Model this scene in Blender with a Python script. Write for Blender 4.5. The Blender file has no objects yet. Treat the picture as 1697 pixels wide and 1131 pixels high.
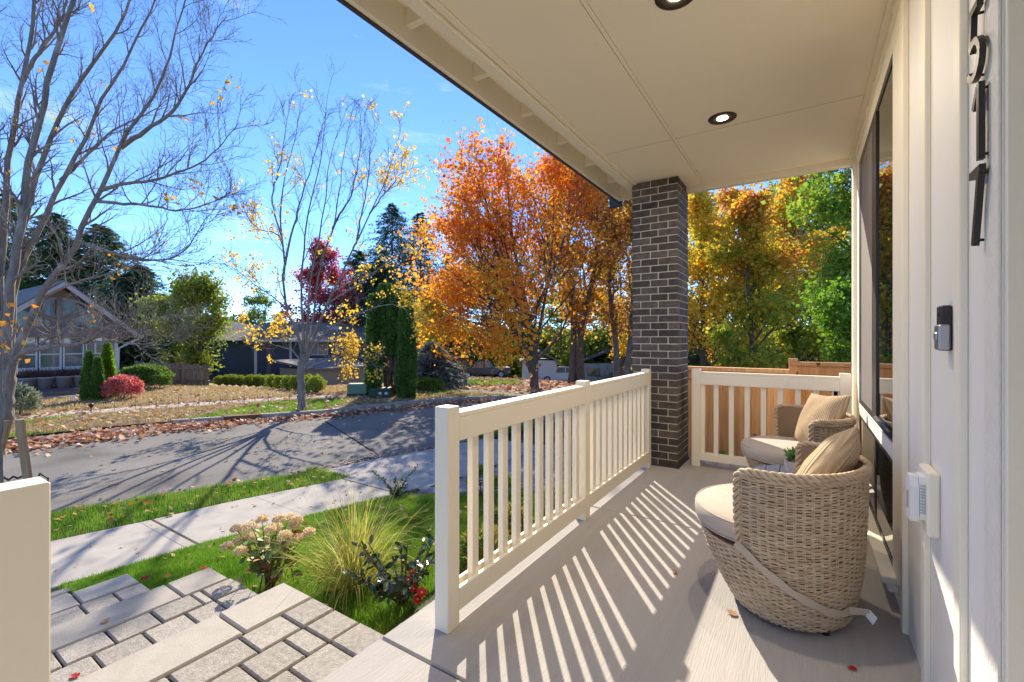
import bpy, math, random
import numpy as np
from mathutils import Vector, Matrix
R = math.radians
rng = np.random.default_rng(7)
random.seed(7)
scene = bpy.context.scene
COL = scene.collection

# ------------------------------------------------------------------ camera, sky, sun, exposure
EYE, FOC, U0, V0 = 1.22, 750.0, 848.5, 562.0          # eye height, focal length in photo pixels, vanishing row
YAW = math.atan(486.5 / 750.0)
SN, CS = math.sin(YAW), math.cos(YAW)
cam_d = bpy.data.cameras.new('camera')
cam = bpy.data.objects.new('camera', cam_d); COL.objects.link(cam)
cam.location = (0, 0, EYE); cam.rotation_euler = (R(90), 0, YAW)
cam_d.sensor_width = 36; cam_d.lens = FOC / 1697 * 36; cam_d.shift_y = -0.0021
cam_d.clip_start = 0.05; cam_d.clip_end = 3000
scene.camera = cam

SUN_EL, SUN_AZ = R(33), math.atan2(-0.613, 0.79)      # azimuth from +Y towards +X
world = bpy.data.worlds.new('World'); scene.world = world; world.use_nodes = True
wn, wl = world.node_tree.nodes, world.node_tree.links
wn.clear()
sky = wn.new('ShaderNodeTexSky'); sky.sky_type = 'NISHITA'; sky.sun_disc = False
sky.sun_elevation = SUN_EL; sky.sun_rotation = SUN_AZ
sky.altitude = 0; sky.air_density = 0.56; sky.dust_density = 0.0; sky.ozone_density = 8.0
bgn = wn.new('ShaderNodeBackground'); bgn.inputs['Strength'].default_value = 0.10
wo = wn.new('ShaderNodeOutputWorld')
wtc = wn.new('ShaderNodeTexCoord'); wmp = wn.new('ShaderNodeMapping'); wmp.inputs['Scale'].default_value = (2.2, 2.2, 9)
wnz = wn.new('ShaderNodeTexNoise'); wnz.inputs['Scale'].default_value = 1.6; wnz.inputs['Detail'].default_value = 7; wnz.inputs['Roughness'].default_value = .58
wrp = wn.new('ShaderNodeValToRGB'); wrp.color_ramp.elements[0].position = .56; wrp.color_ramp.elements[1].position = .86
wrp.color_ramp.elements[1].color = (.22, .22, .22, 1)
wmx = wn.new('ShaderNodeMix'); wmx.data_type = 'RGBA'; wmx.inputs['B'].default_value = (8.5, 8.6, 8.9, 1)
wl.new(wtc.outputs['Generated'], wmp.inputs[0]); wl.new(wmp.outputs[0], wnz.inputs['Vector']); wl.new(wnz.outputs[0], wrp.inputs[0])
wl.new(wrp.outputs[0], wmx.inputs['Factor']); wl.new(sky.outputs[0], wmx.inputs['A']); wl.new(wmx.outputs['Result'], bgn.inputs[0]); wl.new(bgn.outputs[0], wo.inputs[0])
sun_d = bpy.data.lights.new('sun', 'SUN'); sun_d.energy = 2.15; sun_d.angle = R(0.53); sun_d.color = (1.0, 0.91, 0.77)
sun = bpy.data.objects.new('sun', sun_d); COL.objects.link(sun)
sdir = Vector((math.sin(SUN_AZ) * math.cos(SUN_EL), math.cos(SUN_AZ) * math.cos(SUN_EL), math.sin(SUN_EL)))
sun.rotation_euler = sdir.to_track_quat('Z', 'Y').to_euler(); sun.location = (-20, 30, 40)
vs = scene.view_settings
vs.view_transform = 'Standard'; vs.look = 'None'; vs.gamma = 1; vs.exposure = 1.93; vs.use_curve_mapping = False
cy = scene.cycles
cy.use_denoising = True; cy.max_bounces = 10; cy.diffuse_bounces = 5; cy.glossy_bounces = 4
cy.transmission_bounces = 6; cy.transparent_max_bounces = 8; cy.sample_clamp_indirect = 8; cy.caustics_reflective = False; cy.caustics_refractive = False

# ------------------------------------------------------------------ small helpers
def at(u, d):                                          # a bearing of the photo at forward distance d -> ground plan
    r = d * (u - U0) / FOC
    return (-d * SN + r * CS, d * CS + r * SN)
def zat(v, d): return EYE - (v - V0) * d / FOC
def pt(u, v, d):
    x, y = at(u, d); return (x, y, zat(v, d))
def sstep(a, b, x):
    t = np.clip((x - a) / (b - a), 0, 1); return t * t * (3 - 2 * t)
def poly(pts):
    ys = [p[0] for p in pts]; xs = [p[1] for p in pts]
    return lambda y: np.interp(y, ys, xs)
SW_NEAR = poly([(-12, -7.6), (0, -5.95), (1.39, -5.64), (2.25, -5.55), (3.34, -5.30), (4.53, -4.95), (6, -4.75), (9, -4.6), (30, -4.6)])
SW_FAR = poly([(-12, -9.2), (0, -7.36), (1.43, -7.02), (2.3, -6.8), (3.1, -6.66), (4.67, -6.2), (6.7, -6.08), (9, -5.9), (30, -5.9)])
ROAD_NEAR = poly([(-12, -10.9), (0, -8.75), (1.68, -8.25), (3.05, -7.74), (4.29, -7.22), (4.85, -7.2), (5.83, -7.08), (7.2, -6.66), (9, -6.25), (12, -5.9), (16, -6.1), (20, -6.1)])
ROAD_FAR = poly([(-12, -16.2), (0, -15.5), (2.29, -15.15), (4.73, -14.72), (5.92, -14.0), (8.54, -12.5), (9.9, -12.2), (12.5, -11.4), (14.5, -10.0), (15.5, -8.5), (16, -6.3)])
FSW_R = poly([(-12, -19.6), (0, -18.6), (5.9, -17.6), (8.7, -16.4), (13.7, -13.6), (16, -13.0), (60, -13)])
def gz(x, y):
    x = np.asarray(x, float); y = np.asarray(y, float)
    sw = SW_NEAR(y)
    near = np.interp(np.clip((x - sw) / np.maximum(-1.5 - sw, .5), 0, 1), [0, 1], [-1.03, -0.36])
    z = np.where(x > sw, near, -1.03)
    z = z - np.where(x > sw, (near + 1.03), 0) * sstep(9, 14, y)
    drop1 = np.where(y > 20, 0.1 * np.clip(y - 20, 0, 35) - 0.0, 0)
    drop1 = 0.1 * (np.sqrt((y - 20) ** 2 + 4) + (y - 20)) / 2; drop1 = np.minimum(drop1, 3.6)
    drop2 = 0.12 * np.clip(y - 9, 0, 12) * np.clip((-x - 18) / 8, 0, 1) * (1 - sstep(20, 34, y))
    return z - drop1 - drop2
def gpt(u, v, d0=3.0):                                 # where the sight line meets the terrain
    for d in np.arange(d0, 90, .05):
        x, y = at(u, d)
        if zat(v, d) <= gz(x, y): return (x, y, float(gz(x, y)), d)
    x, y = at(u, 60); return (x, y, float(gz(x, y)), 60)

def link(o, parent=None):
    COL.objects.link(o)
    if parent is not None: o.parent = parent
    return o
def base_of(p):
    while p.parent is not None: p = p.parent
    return Vector(p.location)
def np_mesh(name, V, F, m, smooth=False):
    V = np.asarray(V, np.float32); F = np.asarray(F, np.int32)
    me = bpy.data.meshes.new(name); n, k = F.shape
    me.vertices.add(len(V)); me.vertices.foreach_set('co', V.ravel())
    me.loops.add(n * k); me.loops.foreach_set('vertex_index', F.ravel())
    me.polygons.add(n); me.polygons.foreach_set('loop_start', np.arange(0, n * k, k, dtype=np.int32))
    if smooth: me.polygons.foreach_set('use_smooth', np.ones(n, bool))
    me.update(calc_edges=True)
    if m: me.materials.append(m)
    return me
def part_np(name, V, F, m, parent=None, smooth=False, local=False, kind=None):
    V = np.asarray(V, float)
    if parent is not None and not local: V = V - np.array(base_of(parent))
    o = link(bpy.data.objects.new(name, np_mesh(name, V, F, m, smooth)), parent)
    if kind: o['kind'] = kind
    return o
class MB:
    def __init__(s): s.v = []; s.f = []; s.sm = []
    def add(s, V, F, smooth=False):
        b = len(s.v); s.v += [tuple(map(float, p)) for p in V]; s.f += [[b + i for i in f] for f in F]; s.sm += [smooth] * len(F); return s
    def box(s, x0, x1, y0, y1, z0, z1):
        V = [(x0,y0,z0),(x1,y0,z0),(x1,y1,z0),(x0,y1,z0),(x0,y0,z1),(x1,y0,z1),(x1,y1,z1),(x0,y1,z1)]
        return s.add(V, [(3,2,1,0),(4,5,6,7),(0,1,5,4),(1,2,6,5),(2,3,7,6),(3,0,4,7)])
    def cbox(s, x0, x1, y0, y1, z0, z1, b=.004):        # box with all edges chamfered
        V = []
        F = []
        c = [((x0, x1), (y0, y1), (z0, z1))]
        idx = {}
        X = (x0, x1); Y = (y0, y1); Z = (z0, z1)
        for i in (0, 1):
            for j in (0, 1):
                for k in (0, 1):
                    sx, sy, sz = (b if i == 0 else -b), (b if j == 0 else -b), (b if k == 0 else -b)
                    for a, p in (('x', (X[i], Y[j] + sy, Z[k] + sz)), ('y', (X[i] + sx, Y[j], Z[k] + sz)), ('z', (X[i] + sx, Y[j] + sy, Z[k]))):
                        idx[(i, j, k, a)] = len(V); V.append(p)
        g = lambda i, j, k, a: idx[(i, j, k, a)]
        for i in (0, 1):
            F.append([g(i,0,0,'x'), g(i,0,1,'x'), g(i,1,1,'x'), g(i,1,0,'x')] if i == 0 else [g(i,0,0,'x'), g(i,1,0,'x'), g(i,1,1,'x'), g(i,0,1,'x')])
            F.append([g(0,i,0,'y'), g(1,i,0,'y'), g(1,i,1,'y'), g(0,i,1,'y')] if i == 0 else [g(0,i,0,'y'), g(0,i,1,'y'), g(1,i,1,'y'), g(1,i,0,'y')])
            F.append([g(0,0,i,'z'), g(0,1,i,'z'), g(1,1,i,'z'), g(1,0,i,'z')] if i == 0 else [g(0,0,i,'z'), g(1,0,i,'z'), g(1,1,i,'z'), g(0,1,i,'z')])
        for i in (0, 1):
            for j in (0, 1):
                F.append([g(i,j,0,'x'), g(i,j,1,'x'), g(i,j,1,'y'), g(i,j,0,'y')])
                F.append([g(i,0,j,'x'), g(i,1,j,'x'), g(i,1,j,'z'), g(i,0,j,'z')])
                F.append([g(0,i,j,'y'), g(1,i,j,'y'), g(1,i,j,'z'), g(0,i,j,'z')])
                for k in (0, 1): F.append([g(i,j,k,'x'), g(i,j,k,'y'), g(i,j,k,'z')])
        return s.add(V, F)
    def tube(s, pts, r, n=8, cap=True):
        P = np.array(pts, float); rr = np.full(len(P), r) if np.isscalar(r) else np.array(r, float)
        V, F = tube_arrays(P[None], rr[None], n); b = len(s.v)
        s.add(V, F.tolist(), True)
        if cap:
            m = len(P) - 1
            s.f += [[b + i for i in range(n)][::-1], [b + m * n + i for i in range(n)]]; s.sm += [False, False]
        return s
    def lathe(s, prof, n=32, c=(0, 0, 0), smooth=True, a0=0, a1=2 * math.pi):
        full = abs(a1 - a0 - 2 * math.pi) < 1e-6; m = n if full else n + 1
        V = [(c[0] + r * math.cos(a0 + (a1 - a0) * i / n), c[1] + r * math.sin(a0 + (a1 - a0) * i / n), c[2] + z) for r, z in prof for i in range(m)]
        F = [(j * m + i, j * m + (i + 1) % m, (j + 1) * m + (i + 1) % m, (j + 1) * m + i) for j in range(len(prof) - 1) for i in range(n)]
        return s.add(V, F, smooth)
    def prism(s, pts2, x0, x1, axis='x'):               # polygon in the plane across `axis`, extruded
        n = len(pts2)
        mk = {'x': lambda a, p: (a, p[0], p[1]), 'y': lambda a, p: (p[0], a, p[1]), 'z': lambda a, p: (p[0], p[1], a)}[axis]
        V = [mk(x0, p) for p in pts2] + [mk(x1, p) for p in pts2]
        F = [list(range(n))[::-1], list(range(n, 2 * n))] + [(i, (i + 1) % n, n + (i + 1) % n, n + i) for i in range(n)]
        return s.add(V, F)
    def build(s, name, m, parent=None, local=False, kind=None, fixn=True):
        off = Vector((0, 0, 0)) if (parent is None or local) else base_of(parent)
        me = bpy.data.meshes.new(name)
        me.from_pydata([(a - off.x, b - off.y, c - off.z) for a, b, c in s.v], [], s.f)
        if fixn:
            import bmesh
            bm = bmesh.new(); bm.from_mesh(me); bmesh.ops.recalc_face_normals(bm, faces=bm.faces); bm.to_mesh(me); bm.free()
        me.polygons.foreach_set('use_smooth', s.sm)
        me.materials.append(m); me.update()
        o = link(bpy.data.objects.new(name, me), parent)
        if kind: o['kind'] = kind
        return o
def tube_arrays(P, Rr, n):
    B, m, _ = P.shape
    T = np.gradient(P, axis=1) if m > 1 else P
    T /= np.linalg.norm(T, axis=2, keepdims=True) + 1e-9
    ref = np.where(np.abs(T[:, :1, 2:3]) > .9, np.array([[[1., 0, 0]]]), np.array([[[0, 0, 1.]]]))
    N = np.cross(T, np.broadcast_to(ref, T.shape)); N /= np.linalg.norm(N, axis=2, keepdims=True) + 1e-9
    M = np.cross(T, N)
    a = np.arange(n) * 2 * np.pi / n
    V = P[:, :, None] + Rr[:, :, None, None] * (np.cos(a)[None, None, :, None] * N[:, :, None] + np.sin(a)[None, None, :, None] * M[:, :, None])
    i = np.arange(B)[:, None, None] * m * n + np.arange(m - 1)[None, :, None] * n + np.arange(n)[None, None]
    j = np.arange(B)[:, None, None] * m * n + np.arange(m - 1)[None, :, None] * n + ((np.arange(n) + 1) % n)[None, None]
    F = np.stack([i, j, j + n, i + n], -1).reshape(-1, 4)
    return V.reshape(-1, 3), F
def thing(name, label, cat, loc=(0, 0, 0), rotz=0, group=None):
    o = bpy.data.objects.new(name, None); COL.objects.link(o)
    o.location = loc; o.rotation_euler = (0, 0, rotz); o.empty_display_size = .1
    o['label'] = label; o['category'] = cat
    if group: o['group'] = group
    return o
def tag(o, label, cat, group=None):
    o['label'] = label; o['category'] = cat
    if group: o['group'] = group
    return o
def struct(o): o['kind'] = 'structure'; return o
def sempty(name):
    o = bpy.data.objects.new(name, None); COL.objects.link(o); o['kind'] = 'structure'; return o

# ------------------------------------------------------------------ materials
def nmat(name):
    m = bpy.data.materials.new(name); m.use_nodes = True
    return m, m.node_tree.nodes, m.node_tree.links, m.node_tree.nodes['Principled BSDF']
def mat(name, c, c2=None, scale=8, rough=.6, bump=0, bscale=60, per_obj=0, stretch=(1, 1, 1), spec=.5, c3=None, s3=1.0, t3=.55, metal=0, coat=0, detail=6, bdist=.01):
    m, N, L, B = nmat(name)
    B.inputs['Roughness'].default_value = rough; B.inputs['Metallic'].default_value = metal
    B.inputs['Specular IOR Level'].default_value = spec; B.inputs['Coat Weight'].default_value = coat
    tc = N.new('ShaderNodeTexCoord'); mp = N.new('ShaderNodeMapping'); mp.inputs['Scale'].default_value = stretch
    L.new(tc.outputs['Object'], mp.inputs[0])
    vec = mp.outputs[0]
    if per_obj:
        oi = N.new('ShaderNodeObjectInfo'); ad = N.new('ShaderNodeVectorMath'); ad.operation = 'ADD'
        sc = N.new('ShaderNodeVectorMath'); sc.operation = 'SCALE'; sc.inputs['Scale'].default_value = 37
        cb = N.new('ShaderNodeCombineXYZ')
        for k in range(3): L.new(oi.outputs['Random'], cb.inputs[k])
        L.new(cb.outputs[0], sc.inputs[0]); L.new(vec, ad.inputs[0]); L.new(sc.outputs[0], ad.inputs[1]); vec = ad.outputs[0]
    out = None
    if c2 is not None:
        nz = N.new('ShaderNodeTexNoise'); nz.inputs['Scale'].default_value = scale; nz.inputs['Detail'].default_value = detail
        L.new(vec, nz.inputs['Vector'])
        rp = N.new('ShaderNodeValToRGB'); rp.color_ramp.elements[0].position = .3; rp.color_ramp.elements[1].position = .7
        rp.color_ramp.elements[0].color = (*c, 1); rp.color_ramp.elements[1].color = (*c2, 1)
        L.new(nz.outputs[0], rp.inputs[0]); out = rp.outputs[0]
        if c3 is not None:
            n3 = N.new('ShaderNodeTexNoise'); n3.inputs['Scale'].default_value = s3; n3.inputs['Detail'].default_value = 5
            L.new(vec, n3.inputs['Vector'])
            r3 = N.new('ShaderNodeValToRGB'); r3.color_ramp.elements[0].position = t3; r3.color_ramp.elements[1].position = t3 + .15
            L.new(n3.outputs[0], r3.inputs[0])
            mx = N.new('ShaderNodeMix'); mx.data_type = 'RGBA'
            L.new(r3.outputs[0], mx.inputs['Factor']); L.new(out, mx.inputs['A']); mx.inputs['B'].default_value = (*c3, 1); out = mx.outputs['Result']
    if per_obj:
        hs = N.new('ShaderNodeHueSaturation'); mr = N.new('ShaderNodeMapRange')
        mr.inputs['To Min'].default_value = 1 - per_obj; mr.inputs['To Max'].default_value = 1 + per_obj
        L.new(oi.outputs['Random'], mr.inputs['Value']); L.new(mr.outputs[0], hs.inputs['Value'])
        if out is not None: L.new(out, hs.inputs['Color'])
        else: hs.inputs['Color'].default_value = (*c, 1)
        out = hs.outputs[0]
    if out is not None: L.new(out, B.inputs['Base Color'])
    else: B.inputs['Base Color'].default_value = (*c, 1)
    if bump:
        nb = N.new('ShaderNodeTexNoise'); nb.inputs['Scale'].default_value = bscale; nb.inputs['Detail'].default_value = 4
        L.new(vec, nb.inputs['Vector'])
        bp = N.new('ShaderNodeBump'); bp.inputs['Strength'].default_value = bump; bp.inputs['Distance'].default_value = bdist
        L.new(nb.outputs[0], bp.inputs['Height']); L.new(bp.outputs[0], B.inputs['Normal'])
    return m
def leaf_mat(name, cols, trans=.45, noise=None, rough=.55, rise=0):
    """leaf colours by a random draw per leaf, drifting with position through the crown"""
    m, N, L, B = nmat(name); N.remove(B)
    ge = N.new('ShaderNodeNewGeometry'); val = ge.outputs['Random Per Island']
    if noise:
        tc = N.new('ShaderNodeTexCoord'); nz = N.new('ShaderNodeTexNoise'); nz.inputs['Scale'].default_value = noise; nz.inputs['Detail'].default_value = 2
        L.new(tc.outputs['Object'], nz.inputs['Vector'])
        mr = N.new('ShaderNodeMapRange'); mr.inputs['From Min'].default_value = .3; mr.inputs['From Max'].default_value = .7
        L.new(nz.outputs[0], mr.inputs['Value'])
        mx = N.new('ShaderNodeMix'); mx.inputs['Factor'].default_value = .55
        L.new(val, mx.inputs['A']); L.new(mr.outputs[0], mx.inputs['B']); val = mx.outputs['Result']
    if rise:
        t2 = N.new('ShaderNodeTexCoord'); sx = N.new('ShaderNodeSeparateXYZ'); L.new(t2.outputs['Generated'], sx.inputs[0])
        ma = N.new('ShaderNodeMath'); ma.operation = 'MULTIPLY_ADD'; ma.inputs[1].default_value = rise; ma.inputs[2].default_value = -.55 * rise; L.new(sx.outputs['Z'], ma.inputs[0])
        m3 = N.new('ShaderNodeMath'); m3.operation = 'ADD'; L.new(ma.outputs[0], m3.inputs[0]); L.new(val, m3.inputs[1]); val = m3.outputs[0]
    rp = N.new('ShaderNodeValToRGB'); cr = rp.color_ramp
    while len(cr.elements) < len(cols): cr.elements.new(.5)
    for i, c in enumerate(cols):
        cr.elements[i].position = i / max(1, len(cols) - 1); cr.elements[i].color = (*c, 1)
    L.new(val, rp.inputs[0])
    df = N.new('ShaderNodeBsdfDiffuse'); tr = N.new('ShaderNodeBsdfTranslucent'); gl = N.new('ShaderNodeBsdfGlossy')
    gl.inputs['Roughness'].default_value = rough; gl.inputs['Color'].default_value = (.9, .9, .9, 1)
    for sh, k_ in ((df, 1 - .85 * trans), (tr, 1.45 * trans)):
        ml = N.new('ShaderNodeVectorMath'); ml.operation = 'SCALE'; ml.inputs['Scale'].default_value = k_; L.new(rp.outputs[0], ml.inputs[0]); L.new(ml.outputs[0], sh.inputs[0])
    m1 = N.new('ShaderNodeAddShader'); L.new(df.outputs[0], m1.inputs[0]); L.new(tr.outputs[0], m1.inputs[1])
    m2 = N.new('ShaderNodeMixShader'); m2.inputs[0].default_value = .03; L.new(m1.outputs[0], m2.inputs[1]); L.new(gl.outputs[0], m2.inputs[2])
    L.new(m2.outputs[0], N['Material Output'].inputs[0])
    return m
def emis(name, c, s):
    m, N, L, B = nmat(name); B.inputs['Emission Color'].default_value = (*c, 1); B.inputs['Emission Strength'].default_value = s
    B.inputs['Base Color'].default_value = (.8, .7, .55, 1); return m

M = {}
M['paint'] = mat('cream_paint', (.89, .81, .645), (.86, .78, .615), scale=3, rough=.5, bump=.10, bscale=55, c3=(.80, .73, .595), s3=7, t3=.64)
M['soffit'] = mat('soffit_paint', (.91, .82, .645), (.89, .80, .625), scale=2, rough=.65, bump=.16, bscale=110, c3=(.86, .765, .59), s3=3.5, t3=.66, spec=.3)
M['wall'] = mat('wall_paint', (.83, .785, .705), (.80, .755, .675), scale=2.5, c3=(.76, .71, .63), s3=2.2, t3=.64, rough=.55, bump=.12, bscale=160)
M['rough_trim'] = mat('rough_trim_paint', (.78, .73, .63), (.72, .68, .59), scale=30, rough=.7, bump=.6, bscale=90, stretch=(1, 1, .5))
M['slab'] = mat('broom_concrete', (.445, .415, .375), (.475, .445, .405), scale=26, rough=.92, bump=.65, bscale=190, stretch=(1, .045, 1), c3=(.39, .365, .33), s3=2.3, t3=.55, spec=.15, bdist=.005)
M['paver'] = mat('paver_concrete', (.33, .295, .245), (.48, .43, .36), scale=45, rough=.95, spec=.15, bump=.5, bscale=130, per_obj=.12, c3=(.17, .155, .135), s3=95, t3=.60)
M['bull'] = mat('bullnose_concrete', (.42, .378, .312), (.475, .428, .356), scale=14, rough=.92, spec=.15, bump=.2, bscale=120, per_obj=.06, c3=(.36, .33, .28), s3=60, t3=.66)
M['dark_paver'] = mat('grey_paver', (.17, .165, .165), (.24, .23, .22), scale=40, rough=.9, bump=.3, bscale=120, per_obj=.15)
M['drive_paver'] = mat('driveway_paver', (.25, .225, .205), (.36, .335, .305), scale=25, rough=.9, bump=.3, bscale=110, per_obj=.22)
M['joint'] = mat('joint_sand', (.045, .04, .035), (.09, .08, .07), scale=60, rough=.95, bump=.5, bscale=120)
M['walk'] = mat('sidewalk_concrete', (.44, .395, .335), (.53, .475, .405), scale=5, rough=.95, spec=.1, bump=.15, bscale=90, c3=(.36, .33, .29), s3=1.6, t3=.57)
M['asphalt'] = mat('asphalt', (.21, .19, .165), (.285, .26, .228), scale=1.1, rough=.95, spec=.15, bump=.5, bscale=70, c3=(.15, .138, .122), s3=.55, t3=.56, bdist=.02)
M['tar'] = mat('tar', (.022, .021, .02), rough=.95, spec=.05)
M['curb'] = mat('curb_concrete', (.30, .27, .23), (.40, .36, .31), scale=4, rough=.9, bump=.2)
M['rust'] = mat('rusty_steel', (.22, .085, .03), (.14, .06, .03), scale=9, rough=.8)
M['brick'] = mat('dark_brick', (.050, .040, .033), (.105, .085, .070), scale=22, rough=.75, bump=.55, bscale=80, per_obj=.5, stretch=(1, 1, 1), c3=(.19, .165, .14), s3=14, t3=.68)
M['mortar'] = mat('mortar', (.62, .56, .47), (.54, .48, .40), scale=30, rough=.95, bump=.4, bscale=150)
M['black'] = mat('black_metal', (.022, .02, .019), rough=.4)
M['bronze'] = mat('bronze_metal', (.06, .045, .035), rough=.35, metal=.4)
M['gutter'] = mat('dark_gutter', (.05, .042, .038), rough=.5)
M['silver'] = mat('satin_nickel', (.42, .42, .43), rough=.35, metal=.85)
M['plastic'] = mat('white_plastic', (.78, .77, .74), rough=.4)
M['clear'] = mat('smoky_plastic', (.50, .50, .49), rough=.15)
M['dirt'] = mat('mulch', (.11, .085, .065), (.24, .185, .14), scale=35, rough=.95, bump=.8, bscale=60, bdist=.03)
M['lawn_soil'] = mat('lawn_soil', (.035, .06, .012), (.06, .09, .02), scale=20, rough=.95, bump=.5, bscale=60)
M['dry'] = mat('dry_grass_ground', (.46, .335, .185), (.36, .25, .135), scale=1.8, rough=.95, bump=.8, bscale=14, c3=(.14, .15, .045), s3=.28, t3=.60, bdist=.05)
M['verge'] = mat('verge_ground', (.27, .19, .10), (.17, .125, .065), scale=2.5, rough=.95, bump=.8, bscale=16, c3=(.11, .16, .04), s3=.5, t3=.52, bdist=.05)
M['ground'] = mat('earth', (.12, .085, .05), (.20, .14, .08), scale=1.0, rough=.95, bump=.6, bscale=8, bdist=.05)
M['green_far'] = mat('far_lawn_grass', (.13, .20, .03), (.22, .27, .05), scale=2.2, rough=.95, bump=.8, bscale=20, bdist=.05)
M['grass'] = leaf_mat('grass_blades', [(.06, .14, .010), (.10, .22, .015), (.15, .28, .025), (.22, .31, .04), (.30, .30, .08)], trans=.5, noise=1.6)
M['ver_grass'] = leaf_mat('dry_blades', [(.42, .31, .16), (.54, .41, .23), (.28, .27, .09), (.36, .26, .13)], trans=.35)
M['litter'] = leaf_mat('leaf_litter', [(.30, .11, .055), (.50, .21, .09), (.62, .42, .29), (.70, .56, .45), (.56, .28, .10), (.44, .22, .13)], trans=.2)
M['litter_hot'] = leaf_mat('orange_litter', [(.42, .10, .02), (.5, .2, .03), (.45, .3, .12), (.55, .42, .25)], trans=.3)
def wood_mat(name, c, c2, c3, per_obj=.15, knots=True, vertical=True):
    m, N, L, B = nmat(name); B.inputs['Roughness'].default_value = .7; B.inputs['Specular IOR Level'].default_value = .3
    tc = N.new('ShaderNodeTexCoord'); oi = N.new('ShaderNodeObjectInfo'); mp = N.new('ShaderNodeMapping')
    mp.inputs['Scale'].default_value = (14, 14, .9) if vertical else (14, .9, 14)
    cb = N.new('ShaderNodeCombineXYZ'); sc = N.new('ShaderNodeVectorMath'); sc.operation = 'SCALE'; sc.inputs['Scale'].default_value = 23
    for k in range(3): L.new(oi.outputs['Random'], cb.inputs[k])
    L.new(cb.outputs[0], sc.inputs[0]); ad = N.new('ShaderNodeVectorMath'); L.new(tc.outputs['Object'], ad.inputs[0]); L.new(sc.outputs[0], ad.inputs[1])
    L.new(ad.outputs[0], mp.inputs[0])
    nz = N.new('ShaderNodeTexNoise'); nz.inputs['Scale'].default_value = 2.2; nz.inputs['Detail'].default_value = 6; nz.inputs['Distortion'].default_value = .6
    L.new(mp.outputs[0], nz.inputs[0]); rp = N.new('ShaderNodeValToRGB'); rp.color_ramp.elements[0].position = .32; rp.color_ramp.elements[1].position = .68
    rp.color_ramp.elements[0].color = (*c, 1); rp.color_ramp.elements[1].color = (*c2, 1); L.new(nz.outputs[0], rp.inputs[0]); out = rp.outputs[0]
    if knots:
        vo = N.new('ShaderNodeTexVoronoi'); vo.inputs['Scale'].default_value = 5.5; mk = N.new('ShaderNodeMapping'); mk.inputs['Scale'].default_value = (1, 1, .7)
        L.new(ad.outputs[0], mk.inputs[0]); L.new(mk.outputs[0], vo.inputs['Vector'])
        kr = N.new('ShaderNodeValToRGB'); kr.color_ramp.elements[0].position = .09; kr.color_ramp.elements[1].position = .16
        kr.color_ramp.elements[0].color = (1, 1, 1, 1); kr.color_ramp.elements[1].color = (0, 0, 0, 1); L.new(vo.outputs['Distance'], kr.inputs[0])
        mx = N.new('ShaderNodeMix'); mx.data_type = 'RGBA'; L.new(kr.outputs[0], mx.inputs['Factor']); L.new(out, mx.inputs['A']); mx.inputs['B'].default_value = (*c3, 1); out = mx.outputs['Result']
    hs = N.new('ShaderNodeHueSaturation'); mr = N.new('ShaderNodeMapRange'); mr.inputs['To Min'].default_value = 1 - per_obj; mr.inputs['To Max'].default_value = 1 + per_obj
    L.new(oi.outputs['Random'], mr.inputs['Value']); L.new(mr.outputs[0], hs.inputs['Value']); L.new(out, hs.inputs['Color']); L.new(hs.outputs[0], B.inputs['Base Color'])
    bp = N.new('ShaderNodeBump'); bp.inputs['Strength'].default_value = .25; bp.inputs['Distance'].default_value = .005; L.new(nz.outputs[0], bp.inputs['Height']); L.new(bp.outputs[0], B.inputs['Normal'])
    return m
M['cedar'] = wood_mat('cedar_boards', (.47, .235, .10), (.62, .37, .18), (.16, .055, .02), .2)
M['old_wood'] = wood_mat('weathered_boards', (.13, .105, .085), (.24, .195, .155), (.06, .05, .04), .2)
M['stake'] = wood_mat('stake_wood', (.40, .24, .12), (.52, .33, .17), (.1, .06, .03), .1, knots=False)
M['bark'] = mat('grey_bark', (.30, .255, .21), (.17, .14, .115), scale=9, rough=.9, bump=.8, bscale=22, stretch=(1, 1, .35), c3=(.42, .37, .31), s3=3, t3=.56, bdist=.03)
M['bark_dark'] = mat('dark_bark', (.085, .066, .052), (.16, .127, .10), scale=8, rough=.95, bump=.9, bscale=20, stretch=(1, 1, .3), bdist=.03)
M['bark_pale'] = mat('pale_bark', (.22, .20, .175), (.11, .10, .085), scale=7, rough=.9, bump=.8, bscale=20, stretch=(1, 1, .4), bdist=.03)
M['bark_red'] = mat('reddish_bark', (.20, .11, .07), (.12, .065, .045), scale=9, rough=.9, bump=.7, bscale=24, stretch=(1, 1, .3))
M['wicker'] = None
M['cushion'] = mat('cushion_fabric', (.50, .425, .345), (.54, .46, .375), scale=20, rough=.9, bump=.25, bscale=420, spec=.2)
M['webbing'] = mat('strap_webbing', (.52, .43, .33), rough=.9, bump=.3, bscale=500, spec=.2)
# glass: opaque mirror-smooth pane, the room's darkness put into its base colour
def glass_mat(name, c, ior=1.75, rough=.01):
    m, N, L, B = nmat(name); B.inputs['Base Color'].default_value = (*c, 1); B.inputs['Roughness'].default_value = rough; B.inputs['IOR'].default_value = ior; return m
M['glass'] = glass_mat('window_glass', (.012, .014, .013))
M['glass_far'] = glass_mat('far_glass_sky_tint', (.16, .17, .165), 2.1, .03)  # lighter base colour paints in the reflected sky
M['glass_arch'] = glass_mat('arched_window_glass', (.07, .075, .065), 1.6, .04)
M['screen'] = mat('insect_screen', (.17, .145, .13), rough=.7)

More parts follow.
